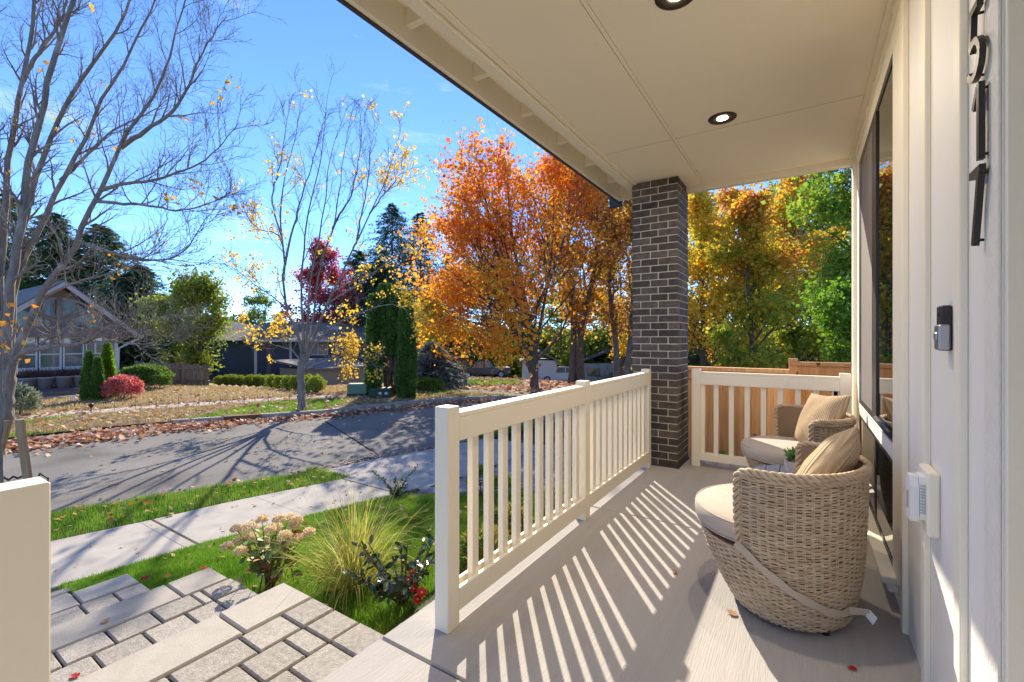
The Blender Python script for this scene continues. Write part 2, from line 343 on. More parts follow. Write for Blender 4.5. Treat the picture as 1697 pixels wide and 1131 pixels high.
# ------------------------------------------------------------------ terrain, street and paving
def loft(name, xl, xr, ys, nx, m, zoff=0.0, zfun=None, parent=None):
    ys = np.asarray(ys, float); s = np.linspace(0, 1, nx)
    Y = np.repeat(ys[:, None], nx, 1); X = xl(ys)[:, None] * (1 - s) + xr(ys)[:, None] * s
    Z = (gz(X, Y) if zfun is None else zfun(X, Y)) + zoff
    V = np.stack([X, Y, Z], -1).reshape(-1, 3); n = len(ys)
    i = (np.arange(n - 1)[:, None] * nx + np.arange(nx - 1)[None]).ravel()
    o = part_np(name, V, np.stack([i, i + 1, i + 1 + nx, i + nx], 1), m, parent, True)
    return o
k = lambda c: (lambda y: np.full_like(np.asarray(y, float), c))
gx = np.concatenate([[-900, -400, -200, -120], np.arange(-80, 61, 1.5), [100, 200, 400, 900]])
gy = np.concatenate([[-300, -100, -40], np.arange(-20, 121, 1.5), [160, 250, 500, 1500]])
GX, GY = np.meshgrid(gx, gy); GZ = gz(GX, GY) - .16
i = (np.arange(len(gy) - 1)[:, None] * len(gx) + np.arange(len(gx) - 1)[None]).ravel()
struct(part_np('ground', np.stack([GX, GY, GZ], -1).reshape(-1, 3), np.stack([i, i + 1, i + 1 + len(gx), i + len(gx)], 1), M['ground'], None, True))
YS = np.arange(-12, 16.01, .5)
struct(loft('dry_front_lawn', k(-80.0), lambda y: FSW_R(y) - 1.3, YS, 60, M['dry']))
struct(loft('far_pavement', lambda y: FSW_R(y) - 1.3, FSW_R, YS, 3, M['walk'], -.01))
struct(loft('street_verge', FSW_R, lambda y: ROAD_FAR(y) - .15, YS, 8, M['verge']))
struct(loft('leafy_ground', k(-80.0), k(60.0), np.arange(16, 75, 1.0), 120, M['verge'], 0.002))
rz = lambda X, Y: np.full_like(X, -1.15)
road = struct(loft('road', lambda y: ROAD_FAR(y) - .01, lambda y: ROAD_NEAR(y) + .01, YS, 4, M['asphalt'], 0, rz))
P0, P1 = gpt(540, 692), gpt(668, 748)
seam = MB(); a = np.array([-11.6, 8.0]); b = np.array([-7.3, 6.25]); npr = np.array([-(b - a)[1], (b - a)[0]]); npr /= np.linalg.norm(npr)
for q in range(14):
    w0 = .014 + .008 * random.random(); p = a + (b - a) * q / 14 + npr * random.uniform(-.012, .012); p2 = a + (b - a) * (q + 1.0) / 14
    seam.add([(*(p - npr * w0), -1.146), (*(p + npr * w0), -1.146), (*(p2 + npr * w0), -1.146), (*(p2 - npr * w0), -1.146)], [(0, 1, 2, 3)])
seam.build('tar_seam', M['tar'], road)
def curb_strip(name, f, y0, y1, m, w, side, top, parent=None):
    ys = np.arange(y0, y1 + .01, .25); V = []; F = []
    for y in ys:
        x = float(f(y)); V += [(x, y, -1.2), (x, y, top - .02), (x - side * .02, y, top), (x - side * w, y, top), (x - side * w, y, -1.2)]
    for q in range(len(ys) - 1):
        for e in range(4): F.append((q * 5 + e, q * 5 + e + 1, q * 5 + 6 + e, q * 5 + 5 + e))
    for e in (0, (len(ys) - 1) * 5): F.append([e + j for j in range(5)])
    return part_np_mixed(name, V, F, m, parent)
def part_np_mixed(name, V, F, m, parent=None):
    mb = MB(); mb.add(V, F); return mb.build(name, m, parent)
curb = struct(curb_strip('kerb', ROAD_FAR, 5.3, 15.9, M['curb'], .20, 1, -.985))
struct(curb_strip('kerb', ROAD_FAR, -12, 5.25, M['curb'], .12, 1, -1.075))
t = thing('kerb_inlet', 'rusty steel drain inlet set in the far kerb', 'drain inlet', (float(ROAD_FAR(6.7)), 6.7, -1.15))
mb = MB(); ys = np.array([6.3, 7.1])
V = []
for y in ys:
    x = float(ROAD_FAR(y)); V += [(x + .015, y, -1.15), (x + .015, y, -.975), (x - .23, y, -.972), (x - .23, y, -1.15)]
mb.add(V, [(0, 1, 5, 4), (1, 2, 6, 5), (2, 3, 7, 6), (0, 3, 2, 1), (4, 5, 6, 7)]); mb.build('face_plate', M['rust'], t)
mb = MB(); mb.box(-13.75, -13.70, 6.45, 6.95, -1.14, -1.06); mb.build('opening', M['black'], t)
struct(loft('grass_verge', ROAD_NEAR, SW_FAR, np.arange(-12, 4.76, .25), 5, M['lawn_soil'], 0.0, lambda X, Y: -1.05 + 0 * X))
struct(loft('kerb_ramp', ROAD_NEAR, SW_FAR, np.arange(4.76, 8.3, .25), 5, M['walk'], 0, lambda X, Y: -1.04 + 0 * X - .085 * (1 - np.clip((X - ROAD_NEAR(Y)) / .35, 0, 1))))
struct(loft('grass_verge', ROAD_NEAR, SW_FAR, np.arange(8.25, 16.1, .25), 5, M['lawn_soil'], 0, lambda X, Y: -1.03 + 0 * X))
struct(loft('lawn', SW_NEAR, k(-1.98), np.arange(-12, 4.6, .25), 12, M['lawn_soil'], -.012))
struct(loft('planting_bed', k(-2.0), k(-1.3), np.arange(1.0, 4.61, .2), 6, M['dirt'], -.005))
struct(loft('planting_bed', lambda y: SW_NEAR(y) + .02, k(2.0), np.arange(4.3, 4.76, .2), 10, M['dirt'], .008))
struct(loft('side_yard', SW_NEAR, k(14.0), np.arange(8.0, 16.2, .5), 12, M['dry'], 0.0))
M['asphalt_dark'] = mat('gutter_asphalt', (.07, .066, .06), (.12, .113, .102), scale=5, rough=.95, spec=.1, bump=.5, bscale=70, bdist=.02)
loft('gutter_strip', lambda y: ROAD_NEAR(y) - .30 + .03 * np.sin(y * 3), lambda y: ROAD_NEAR(y) + .0, np.arange(-6, 4.8, .2), 3, M['asphalt_dark'], .006, rz, road)
# pavement slabs
sw = sempty('pavement')
for y0, y1 in [(-4.9, -3.7), (-3.69, -2.5), (-2.49, -1.3), (-1.29, -.1), (-.09, 1.08), (1.09, 2.262), (2.29, 3.40), (3.406, 4.585), (4.61, 5.85), (5.856, 7.05), (7.056, 8.3)]:
    ys = np.linspace(y0, y1, 4); V = []
    for y in ys:
        a, b = float(SW_FAR(y)), float(SW_NEAR(y))
        V += [(a, y, -1.13), (a, y, -1.028), (a + .012, y, -1.02), (b - .012, y, -1.02), (b, y, -1.028), (b, y, -1.13)]
    F = [(q * 6 + e, q * 6 + e + 1, q * 6 + 7 + e, q * 6 + 6 + e) for q in range(3) for e in range(5)] + [(0, 1, 2, 3, 4, 5), (18, 19, 20, 21, 22, 23)]
    part_np_mixed('slab', V, F, M['walk'], sw)
struct(loft('slab_joint', SW_FAR, SW_NEAR, np.arange(-4.9, 8.31, .3), 3, M['joint'], 0, lambda X, Y: -1.05 + 0 * X))
for y0 in (2.165, 2.292): MB().box(-6.78, -5.56, y0, y0 + .092, -1.02, -1.0172).build('edge_band', M['bull'], sw)
band = MB(); band.box(-6.22, -4.95, 4.612, 4.70, -1.02, -1.016); band.build('edge_band', M['bull'], sw)
# driveway of small pavers
dw = sempty('driveway')
loft('bedding', lambda y: SW_NEAR(y) + .05, k(1.0), np.arange(4.66, 8.26, .2), 12, M['joint'], -.02, None, dw)
me = MB().cbox(-.118, .118, -.078, .078, -.03, .012, .006).build('paver', M['drive_paver'], dw).data
proto = bpy.data.objects['paver']; first = True
for c in range(13):
    for r_ in range(21):
        x = -4.80 + c * .245 + (.12 if r_ % 2 else 0); y = 4.78 + r_ * .164
        if x < float(SW_NEAR(y)) + .20: continue
        o = proto if first else link(bpy.data.objects.new('paver', me), dw); first = False
        o.location = (x, y, float(gz(x, y)) - .004); sl = (float(gz(x + .1, y)) - float(gz(x - .1, y))) / .2
        o.rotation_euler = (random.uniform(-.01, .01), -math.atan(sl) + random.uniform(-.008, .008), 0)
band = MB()
for y0 in np.arange(4.9, 8.2, .6): 
    x = float(SW_NEAR(y0)); x2 = float(SW_NEAR(y0 + .6)); band.add([(x + .01, y0, -1.016), (x + .11, y0, -1.012), (x2 + .11, y0 + .595, -1.012), (x2 + .01, y0 + .595, -1.016)], [(0, 1, 2, 3)])
band.build('edge_band', M['bull'], dw)
# storm grate by the kerb ramp
t = thing('storm_grate', 'iron storm grate half covered in leaves at the road edge', 'storm grate', (-7.2, 5.75, -1.146))
mb = MB()
for q in range(9): mb.box(-7.42, -6.98, 5.45 + q * .075, 5.485 + q * .075, -1.146, -1.135)
mb.build('bar', M['gutter'], t, kind='stuff'); MB().box(-7.46, -6.94, 5.41, 6.12, -1.149, -1.142).build('pan', M['black'], t)

# ------------------------------------------------------------------ entry steps
steps = sempty('steps')
def pav_row(x0, x1, ys, z, m, name, rnd=.006):
    for a, b in zip(ys[1:], ys[:-1]):
        w, l = x1 - x0 - .012, b - a - .012
        th = .05 if name == 'bullnose_paver' else .06
        mb = MB().cbox(-w / 2, w / 2, -l / 2, l / 2, -th, 0, rnd)
        o = mb.build(name, m, steps, local=True)
        o.location = ((x0 + x1) / 2, (a + b) / 2, z + random.uniform(-.0025, .0025)); o.rotation_euler = (random.uniform(-.004, .004), random.uniform(-.004, .004), random.uniform(-.004, .004))
pav_row(-2.52, -2.24, [1.474, 1.117, .35, -.4], -.178, M['bull'], 'bullnose_paver', .007)
pav_row(-2.24, -2.05, [1.474, 1.292, 1.087, .80, .60, .33, .1, -.2], -.18, M['paver'], 'paver')
pav_row(-2.05, -1.85, [1.474, 1.297, 1.19, .995, .70, .5, .2, -.1], -.18, M['paver'], 'paver')
pav_row(-1.85, -1.465, [1.474, 1.298, 1.096, .90, .6, .4, 0, -.2], -.18, M['paver'], 'paver')
pav_row(-3.467, -3.195, [1.495, 1.232, .47, -.3], -.358, M['bull'], 'bullnose_paver', .007)
pav_row(-3.195, -3.003, [1.505, 1.322, 1.265, 1.06, .856, .657, .42, .2, -.1], -.36, M['paver'], 'paver')
pav_row(-3.003, -2.53, [1.505, 1.319, 1.162, .962, .756, .52, .3, 0], -.36, M['paver'], 'paver')
pav_row(-4.272, -4.032, [1.285, .967, .2, -.5], -.538, M['bull'], 'bullnose_paver', .007)
pav_row(-4.032, -3.48, [1.29, 1.124, .95, .72, .5, .2, -.1], -.54, M['paver'], 'paver')
for x0, x1, y1, z in ((-2.50, -1.46, 1.46, -.196), (-3.45, -2.50, 1.485, -.376), (-4.25, -3.45, 1.272, -.556)):
    MB().box(x0, x1, -1.2, y1, -1.3, z).build('bedding', M['joint'], steps)
for x0, x1, y1, z0, z1 in ((-2.512, -2.4, 1.468, -.42, -.228), (-3.46, -3.35, 1.49, -.6, -.408), (-4.265, -4.15, 1.279, -1.0, -.588)):
    MB().box(x0, x1, -.4, y1, z0, z1).build('riser', M['bull'], steps)
MB().box(-2.50, -1.47, 1.461, 1.472, -.6, -.24).build('riser', M['paver'], steps); MB().box(-3.45, -2.52, 1.486, 1.497, -.8, -.42).build('riser', M['paver'], steps)
MB().box(-4.25, -3.48, 1.273, 1.283, -1.0, -.60).build('riser', M['paver'], steps)
walk = sempty('walkway')
loft('bedding', k(-5.52), k(-4.25), np.arange(-1.2, 1.27, .2), 6, M['joint'], .0, None, walk)
for c in range(7):
    for r_ in range(7):
        x = -5.41 + c * .172; y = 1.145 - r_ * .205 - (.06 if c % 2 else 0)
        o = MB().cbox(-.08, .08, -.096, .096, -.04, .016, .006).build('paver', M['dark_paver'], walk, local=True)
        o.location = (x, y, float(gz(x, y)) + .004); o.rotation_euler = (0, -math.atan(.16), 0)

# ------------------------------------------------------------------ porch floor
pf = sempty('porch_floor')
for y0, y1 in ((-3.2, -1.0), (-.995, 1.258), (1.266, 3.078), (3.085, 4.95)):
    for x0, x1 in ((-1.46, 1.6),):
        MB().cbox(x0, x1 if y0 < 1.26 else .52, y0, y1, -.16, 0, .006).build('slab', M['slab'], pf)
MB().box(-1.44, .5, -3.2, 4.93, -.9, -.012).build('foundation', M['curb'], pf)

# ------------------------------------------------------------------ the house: wall, window, porch roof
WX = .357
house = thing('house', 'cream board and batten house wall and porch roof with black framed window', 'house', (WX, 1.40, 0))
HP = house
w = MB()
w.box(WX, .60, 1.40, 2.70, -.3, 2.96).box(WX, .60, 2.70, 4.42, -.3, .10).box(WX, .60, 2.70, 4.42, .66, .71).box(WX, .60, 2.70, 4.42, 2.60, 2.96).box(WX, .60, 4.42, 4.86, -.3, 2.96)
w.box(.60, 1.5, 1.40, 1.55, -.3, 2.96)
w.build('wall', M['wall'], HP)
w = MB(); w.box(.9, 6, 1.56, 4.86, -.8, 2.96); w.build('interior', M['black'], HP)
w = MB(); w.box(1.5, 1.7, -.25, 1.40, -.3, 2.96).box(WX, 6, -3.2, -.25, -.3, 2.96); w.build('wall', M['wall'], HP)
for y in (2.06, 1.64): MB().cbox(WX - .017, WX, y, y + .058, .0, 2.735, .002).build('batten', M['paint'], HP)
MB().cbox(WX - .021, WX, 2.45, 2.50, .0, 2.735, .003).build('batten', M['paint'], HP)
MB().cbox(WX - .006, WX, 1.40, 1.492, -.02, 2.735, .002).build('corner_board', M['rough_trim'], HP)
MB().cbox(WX + .004, WX + .10, 1.385, 1.40, -.02, 2.735, .002).build('corner_board', M['paint'], HP)
MB().cbox(WX + .11, WX + .20, 1.34, 1.40, -.02, 2.735, .002).build('door_casing', M['paint'], HP)
MB().cbox(WX - .014, WX, 2.502, 2.757, .138, 2.572, .002).build('casing', M['paint'], HP)
MB().cbox(WX - .014, WX, 2.502, 4.53, 2.574, 2.675, .002).build('casing', M['paint'], HP)
MB().cbox(WX - .013, WX, 4.362, 4.53, .138, 2.572, .002).build('casing', M['paint'], HP)
MB().cbox(WX - .014, WX, 2.758, 4.361, .649, .729, .002).build('casing', M['rough_trim'], HP)
MB().cbox(WX - .024, WX, 4.70, 4.862, -.02, 2.735, .003).build('corner_board', M['paint'], HP)
MB().cbox(WX - .018, WX, 2.502, 4.70, 2.677, 2.737, .002).build('frieze', M['paint'], HP)
for y in np.arange(2.65, 4.6, .36): MB().box(WX - .024, WX - .0175, y, y + .045, 2.68, 2.735).build('batten', M['paint'], HP)
MB().cbox(WX - .045, WX, 1.40, 4.79, 2.738, 2.76, .004).build('ceiling_moulding', M['soffit'], HP)
MB().cbox(WX - .068, WX + .01, 2.66, 4.50, .105, .1375, .004).build('sill', M['paint'], HP)
MB().cbox(WX - .040, WX + .0, 2.68, 4.48, .062, .1045, .004).build('apron', M['paint'], HP)
# upper window: fixed near light, screened slider beyond
up = MB()
y0, y1, z0, z1 = 2.758, 4.361, .731, 2.572
fr = .04; GXp = WX - .008
up.box(GXp - .004, WX + .05, y0, y1, z0, z0 + fr).box(GXp - .004, WX + .05, y0, y1, z1 - fr, z1).box(GXp - .001, WX + .05, y0, y0 + .02, z0 + fr, z1 - fr).box(GXp - .004, WX + .05, y1 - .13, y1, z0 + fr, z1 - fr)
win = up.build('window', M['black'], HP)
MB().box(GXp, GXp + .02, y0 + .02, 3.335, z0 + fr, z1 - fr).build('pane', M['glass'], win)
MB().box(GXp - .008, WX + .045, 3.335, 3.53, z0 + fr, z1 - fr).build('meeting_rail', M['black'], win)
MB().box(GXp - .002, GXp + .012, 3.53, y1 - .13, z0 + fr, z1 - fr).build('screen', M['screen'], win)
MB().tube([(GXp - .008, y0 + .03, z0 + .032), (GXp - .008, 3.335, z0 + .032)], .015, 8).build('track', M['black'], win)
lo = MB(); z0, z1 = .138, .648
lo.box(GXp - .003, WX + .05, y0, y1, z0, z0 + .03).box(GXp - .003, WX + .05, y0, y1, z1 - .022, z1).box(GXp - .001, WX + .05, y0, y0 + .022, z0 + .03, z1 - .022).box(GXp - .003, WX + .05, y1 - .06, y1, z0 + .03, z1 - .022).box(GXp - .003, WX + .05, 3.4, 3.46, z0 + .03, z1 - .022)
win = lo.build('window', M['black'], HP)
MB().box(GXp, GXp + .02, y0 + .022, 3.4, z0 + .03, z1 - .022).build('pane', M['glass'], win)
MB().box(GXp, GXp + .02, 3.46, y1 - .06, z0 + .03, z1 - .022).build('pane', M['glass'], win)
# porch ceiling
CZ = 2.76
for x0, x1 in ((-1.44, -.865), (-.837, WX + .0)):
    for y0, y1 in ((-3.2, 1.168), (1.176, 3.599), (3.609, 4.80)):
        MB().box(x0, x1 if y0 > 1 else (x1 if x1 < 0 else 2), y0, y1, CZ, CZ + .012).build('ceiling_panel', M['soffit'], HP)
MB().box(-.862, -.840, -3.2, 4.80, CZ + .002, CZ + .012).build('ceiling_strip', M['soffit'], HP)
MB().box(-1.46, 2, -3.2, 4.85, CZ + .014, CZ + .03).build('ceiling_backing', M['bronze'], HP)
MB().cbox(-1.515, -1.44, -3.2, 4.80, 2.725, 2.945, .004).build('eave_beam', M['paint'], HP)
MB().cbox(-1.437, -1.40, -3.2, 4.79, 2.742, 2.7595, .004).build('ceiling_moulding', M['paint'], HP)
MB().cbox(-1.44, WX + .1, 4.79, 4.87, 2.70, 2.945, .004).build('end_beam', M['paint'], HP)
MB().box(-1.75, -1.515, -3.2, 4.93, 2.947, 2.962).build('eave_soffit', M['paint'], HP)
MB().cbox(-1.778, -1.75, -3.2, 4.96, 2.775, 2.965, .003).build('fascia', M['paint'], HP)
MB().cbox(-1.75, -1.44, 4.93, 4.96, 2.775, 2.965, .003).build('fascia', M['paint'], HP)
for y in [1.70 + .5665 * q for q in range(-7, 6)]:
    MB().cbox(-1.7495, -1.515, y - .02, y + .02, 2.853, 2.946, .002).build('rafter_tail', M['paint'], HP)
MB().box(-1.80, -1.778, -3.2, 4.99, 2.768, 2.985).build('gutter', M['gutter'], HP)
MB().cbox(-1.90, -1.75, 4.99, 5.03, 2.73, 2.985, .004).build('gutter', M['gutter'], HP)
r_ = MB(); r_.add([(-1.85, -3.2, 2.99), (6, -3.2, 4.6), (6, 5.03, 4.6), (-1.85, 5.03, 2.99), (-1.85, -3.2, 2.967), (6, -3.2, 2.967), (6, 5.03, 2.967), (-1.85, 5.03, 2.967)],
                  [(0, 1, 2, 3), (7, 6, 5, 4), (0, 4, 5, 1), (1, 5, 6, 2), (2, 6, 7, 3), (3, 7, 4, 0)]); r_.build('roof', M['gutter'], HP)
# recessed downlights
M['lens'] = emis('lamp_lens', (1.0, .78, .48), 14)
M['reflector'] = mat('lamp_baffle', (.75, .62, .45), rough=.3)
for q, (x, y, lab) in enumerate(((-.487, 3.446, 'lit recessed ceiling light with bronze trim nearer the brick column'), (-.487, 2.10, 'lit recessed ceiling light with bronze trim cut off by the top of the photo'), (-.487, .75, None))):
    if lab is None: continue
    t = thing('recessed_light', lab, 'ceiling light', (x, y, CZ), 0, 'recessed lights in the porch ceiling')
    MB().lathe([(.047, -.001), (.05, -.006), (.088, -.006), (.092, -.002), (.092, 0)], 40, (x, y, CZ)).build('trim_ring', M['bronze'], t)
    MB().lathe([(.047, -.001), (.046, -.004), (.038, -.0035), (.034, -.002)], 40, (x, y, CZ)).build('baffle', M['reflector'], t)
    MB().lathe([(0, -.0025), (.035, -.0025)], 32, (x, y, CZ)).build('lens', M['lens'], t)
    ld = bpy.data.lights.new('downlight', 'AREA'); ld.shape = 'DISK'; ld.size = .07; ld.energy = 3.6; ld.color = (1, .84, .64)
    lo_ = link(bpy.data.objects.new('downlight', ld), t); lo_.location = (0, 0, -.012)

# ------------------------------------------------------------------ brick column
colm = thing('brick_column', 'square dark brick porch column with pale mortar joints', 'column', (-1.226, 4.64, 0))
CX0, CX1, CY0, CY1 = -1.445, -1.007, 4.42, 4.86
MB().box(CX0 + .006, CX1 - .006, CY0 + .006, CY1 - .006, 0, 2.757).build('mortar_core', M['mortar'], colm)
ch = 2.757 / 40; cache = {}
rest = MB()
def brick(cx, cy_, cz, sx, sy):
    key = (round(sx, 4), round(sy, 4))
    if key not in cache:
        o = MB().cbox(-sx / 2, sx / 2, -sy / 2, sy / 2, -ch / 2 + .0048, ch / 2 - .0048, .003).build('brick', M['brick'], colm, local=True); cache[key] = o.data
    else: o = link(bpy.data.objects.new('brick', cache[key]), colm)
    o.location = Vector((cx, cy_, cz)) - colm.location + Vector((random.uniform(-.0012, .0012), random.uniform(-.0012, .0012), 0))
g = .0095; D = .09
for q in range(40):
    z = ch * (q + .5)
    A = [.0815, .158, .1795] if q % 2 == 0 else [.1745, .158, .0865]
    x = CX0
    for n_, l in enumerate(A): brick(x + l / 2, CY0 + D / 2, z, l, D); x += l + g
    B = [.094, .158, .068] if q % 2 == 0 else [.06, .158, .102]     # after the corner brick
    y = CY0 + D + g
    for l in B[:2]: brick(CX1 - D / 2, y + l / 2, z, D, l); y += l + g
    brick(CX1 - D / 2, (y + CY1) / 2, z, D, CY1 - y)
    rest.box(CX0, CX0 + .05, CY0 + D + g, CY0 + D + g + .16, z - ch / 2 + .005, z + ch / 2 - .005).box(CX0, CX0 + .05, CY0 + D + 2 * g + .16, CY1, z - ch / 2 + .005, z + ch / 2 - .005)
    rest.box(CX0 + .051, CX0 + .2, CY1 - .05, CY1, z - ch / 2 + .005, z + ch / 2 - .005).box(CX0 + .21, CX1 - D - .002, CY1 - .05, CY1, z - ch / 2 + .005, z + ch / 2 - .005)
rest.build('brick_facing', M['brick'], colm, kind='stuff')
MB().box(CX0 - .012, CX1 + .012, CY0 - .012, CY1 + .012, 0, .012).build('base_flashing', M['gutter'], colm)

# ------------------------------------------------------------------ railings
BAL = {}
def railing(name, label, posts, spans, horiz, line, group):
    """horiz 'y': the rail runs along Y at X = line (centre); 'x': along X at Y = line"""
    p0 = posts[0]
    t = thing(name, label, 'railing', (line, p0, 0) if horiz == 'y' else (p0, line, 0), 0, group)
    def bx(a0, a1, c0, c1, z0, z1, nm, b=.003):
        m_ = MB()
        (m_.cbox(c0, c1, a0, a1, z0, z1, b) if horiz == 'y' else m_.cbox(a0, a1, c0, c1, z0, z1, b))
        return m_.build(nm, M['paint'], t)
    for p in posts: bx(p, p + .0755, line - .0375, line + .0375, 0, .935, 'post')
    for (a, b, first, n, pitch, bw) in spans:
        for s in ((-1, 1) if n > 1 else ()):
            bx(a, b, line + s * .016 if s > 0 else line - .0365, line + .0365 if s > 0 else line - .016, .785, .885, 'top_rail')
            bx(a, b, line + s * .016 if s > 0 else line - .0365, line + .0365 if s > 0 else line - .016, .062, .158 if horiz == 'y' else .130, 'bottom_rail')
        if n > 1: bx(a, b, line - .0372, line + .0372, .8855, .906, 'cap_rail')
        for q in range(n):
            c = first + q * pitch; bx(c, c + bw, line - .0155, line + .0155, .063, .884, 'baluster', .002)
    return t
railing('porch_railing', 'long white porch railing in two bays from the steps to the brick column', [1.42, 2.81, 4.268], [(1.4955, 2.81, 1.612, 10, .1222, .046), (2.8855, 4.268, 2.992, 11, .1195, .046)], 'y', -1.2725, 'white porch railings')
railing('porch_railing', 'short white porch railing at the end behind the wicker chairs', [-.922, .236], [(-.8465, .236, -.8465, 1, 1, .04), (-.8465, .236, -.729, 8, .1305, .041), (-.8465, .236, .196, 1, 1, .04)], 'x', 4.6375, 'white porch railings')
railing('porch_railing', 'white railing post left of the steps, cut off by the left edge', [-1.3, .181], [(-1.2245, .181, -1.12, 10, .121, .044)], 'y', -1.2975, 'white porch railings')

# ------------------------------------------------------------------ wicker chairs, cushions, pillows, table
def wicker_mat():
    m, N, L, B = nmat('wicker_strand'); B.inputs['Roughness'].default_value = .6; B.inputs['Specular IOR Level'].default_value = .35
    tc = N.new('ShaderNodeTexCoord'); mp = N.new('ShaderNodeMapping'); mp.inputs['Scale'].default_value = (1, 1, 6)
    L.new(tc.outputs['Object'], mp.inputs[0]); nz = N.new('ShaderNodeTexNoise'); nz.inputs['Scale'].default_value = 18; nz.inputs['Detail'].default_value = 5
    L.new(mp.outputs[0], nz.inputs[0]); rp = N.new('ShaderNodeValToRGB'); cr = rp.color_ramp
    cr.elements[0].position = .28; cr.elements[1].position = .74; cr.elements.new(.5)
    for e, c in zip(cr.elements, ((.37, .255, .15), (.54, .405, .26), (.66, .53, .37))): e.color = (*c, 1)
    L.new(nz.outputs[0], rp.inputs[0]); L.new(rp.outputs[0], B.inputs['Base Color'])
    n2 = N.new('ShaderNodeTexNoise'); n2.inputs['Scale'].default_value = 60; m2 = N.new('ShaderNodeMapping'); m2.inputs['Scale'].default_value = (1, 1, 14); L.new(tc.outputs['Object'], m2.inputs[0]); L.new(m2.outputs[0], n2.inputs[0])
    bp = N.new('ShaderNodeBump'); bp.inputs['Strength'].default_value = .3; bp.inputs['Distance'].default_value = .003; L.new(n2.outputs[0], bp.inputs['Height']); L.new(bp.outputs[0], B.inputs['Normal'])
    return m
M['wicker'] = wicker_mat()
M['liner'] = mat('weave_gap_shade', (.27, .185, .11), rough=.8)  # added shell, its dark tone paints the shade between strands
ARM, RIM, SEAT = R(82), .668, .325
def rad(z): return float(np.interp(z, [0, .03, .10, .20, .30, .40, .55, .67], [.262, .275, .306, .342, .364, .378, .386, .383]))
def cxo(z): return -.055 * (1 - min(1, z / .42)) ** 1.3
SQ = .80                                               # the back half is flatter than the front
def sq(x): return x * SQ if x < 0 else x
def surf(th, z, dr=0): r = rad(z) + dr; return (sq(cxo(z) + r * math.cos(th)), r * math.sin(th), z)
NST = 62
def ribbon_arrays(P, nrm, hw, ht):
    """closed flat strand: P (n,3) path, nrm (n,3) outward; hw half height (z), ht half thickness"""
    sec = [(-.5, -1), (.55, -.75), (1, 0), (.55, .75), (-.5, 1), (-1, 0)]
    up = np.array([0, 0, 1.])
    V = np.concatenate([(P + nrm * ht * a + up * hw * b)[:, None] for a, b in sec], 1)
    return V
def make_chair(name, label, loc, rotz, group):
    t = thing(name, label, 'chair', loc, rotz, group)
    return t
def chair_mesh():
    V = []; F = []; nb = 0
    pitch = .0098; rows = int((RIM - .03) / pitch)
    for q in range(rows):
        z = .028 + q * pitch; full = z < SEAT
        a0, a1 = (0, 2 * math.pi) if full else (ARM + .02, 2 * math.pi - ARM - .02)
        n = int(NST * 4 * (a1 - a0) / (2 * math.pi)) + 1
        th = np.linspace(a0, a1, n)
        ph = th * NST / 2 + q * math.pi
        dr = .0026 * np.sign(np.cos(ph)) * np.abs(np.cos(ph)) ** .6 + rng.normal(0, .0006, n)
        zz = z + rng.normal(0, .0007, n) + .0016 * np.sin(th * 5 + q)
        rr = np.interp(z, [0, .03, .10, .20, .30, .40, .55, .67], [.262, .275, .306, .342, .364, .378, .386, .383]) + dr
        if full: rr[-1] = rr[0]; zz[-1] = zz[0]
        xx = cxo(z) + rr * np.cos(th); P = np.stack([np.where(xx < 0, xx * SQ, xx), rr * np.sin(th), zz], 1); nr = np.stack([np.cos(th), np.sin(th), 0 * th], 1)
        A = ribbon_arrays(P, nr, .0043 + .0004 * random.random(), .0023); V.append(A.reshape(-1, 3))
        i = (np.arange(n - 1)[:, None] * 6 + np.arange(6)[None]); j = (np.arange(n - 1)[:, None] * 6 + (np.arange(6) + 1) % 6)
        F.append((np.stack([i, j, j + 6, i + 6], -1).reshape(-1, 4)) + nb); nb += n * 6
    return np.concatenate(V), np.concatenate(F)
WV, WF = chair_mesh(); WME = None
def stake_mesh():
    V = []; F = []; nb = 0; Ps = []; Rs = []
    for q in range(NST):
        th0 = (q + .5) * 2 * math.pi / NST
        for s in (-.010, .010):
            th = th0 + s * 1.0; full = not (ARM < th < 2 * math.pi - ARM)
            zz = np.linspace(.02, SEAT if full else RIM, 14)
            Ps.append([surf(th, z) for z in zz]); Rs.append([.0031] * 14)
    return tube_arrays(np.array(Ps), np.array(Rs), 5)
SV, SF = stake_mesh()
def braid(path, n_per=.0035, r=.0088, hr=.0085, tw=70, n=3):
    P = np.array(path, float); seg = np.linalg.norm(np.diff(P, axis=0), axis=1); s = np.concatenate([[0], np.cumsum(seg)])
    m = int(s[-1] / n_per); u = np.linspace(0, s[-1], m); C = np.stack([np.interp(u, s, P[:, k_]) for k_ in range(3)], 1)
    T = np.gradient(C, axis=0); T /= np.linalg.norm(T, axis=1, keepdims=True)
    c0 = np.array([0, 0, RIM * .6]); N_ = C - c0; N_ -= (N_ * T).sum(1, keepdims=True) * T; N_ /= np.linalg.norm(N_, axis=1, keepdims=True); B_ = np.cross(T, N_)
    Q = []
    for k_ in range(n):
        a = u * tw + k_ * 2 * math.pi / n
        Q.append(C + N_ * (np.cos(a) * hr * .8)[:, None] + B_ * (np.sin(a) * hr * 1.25)[:, None])
    return tube_arrays(np.array(Q), np.full((n, m), r), 6)
path = [surf(ARM, z, 0) for z in np.linspace(.30, RIM - .03, 8)] + [surf(ARM + .03 + a, RIM - .012 + .012 * min(1, a / .08), 0) for a in np.linspace(0, .1, 4)]
path += [surf(a, RIM) for a in np.linspace(ARM + .16, 2 * math.pi - ARM - .16, 60)]
path += [surf(2 * math.pi - (ARM + .03 + a), RIM - .012 + .012 * min(1, a / .08)) for a in np.linspace(.1, 0, 4)] + [surf(-ARM, z) for z in np.linspace(RIM - .03, .30, 8)]
BV, BF = braid(path)
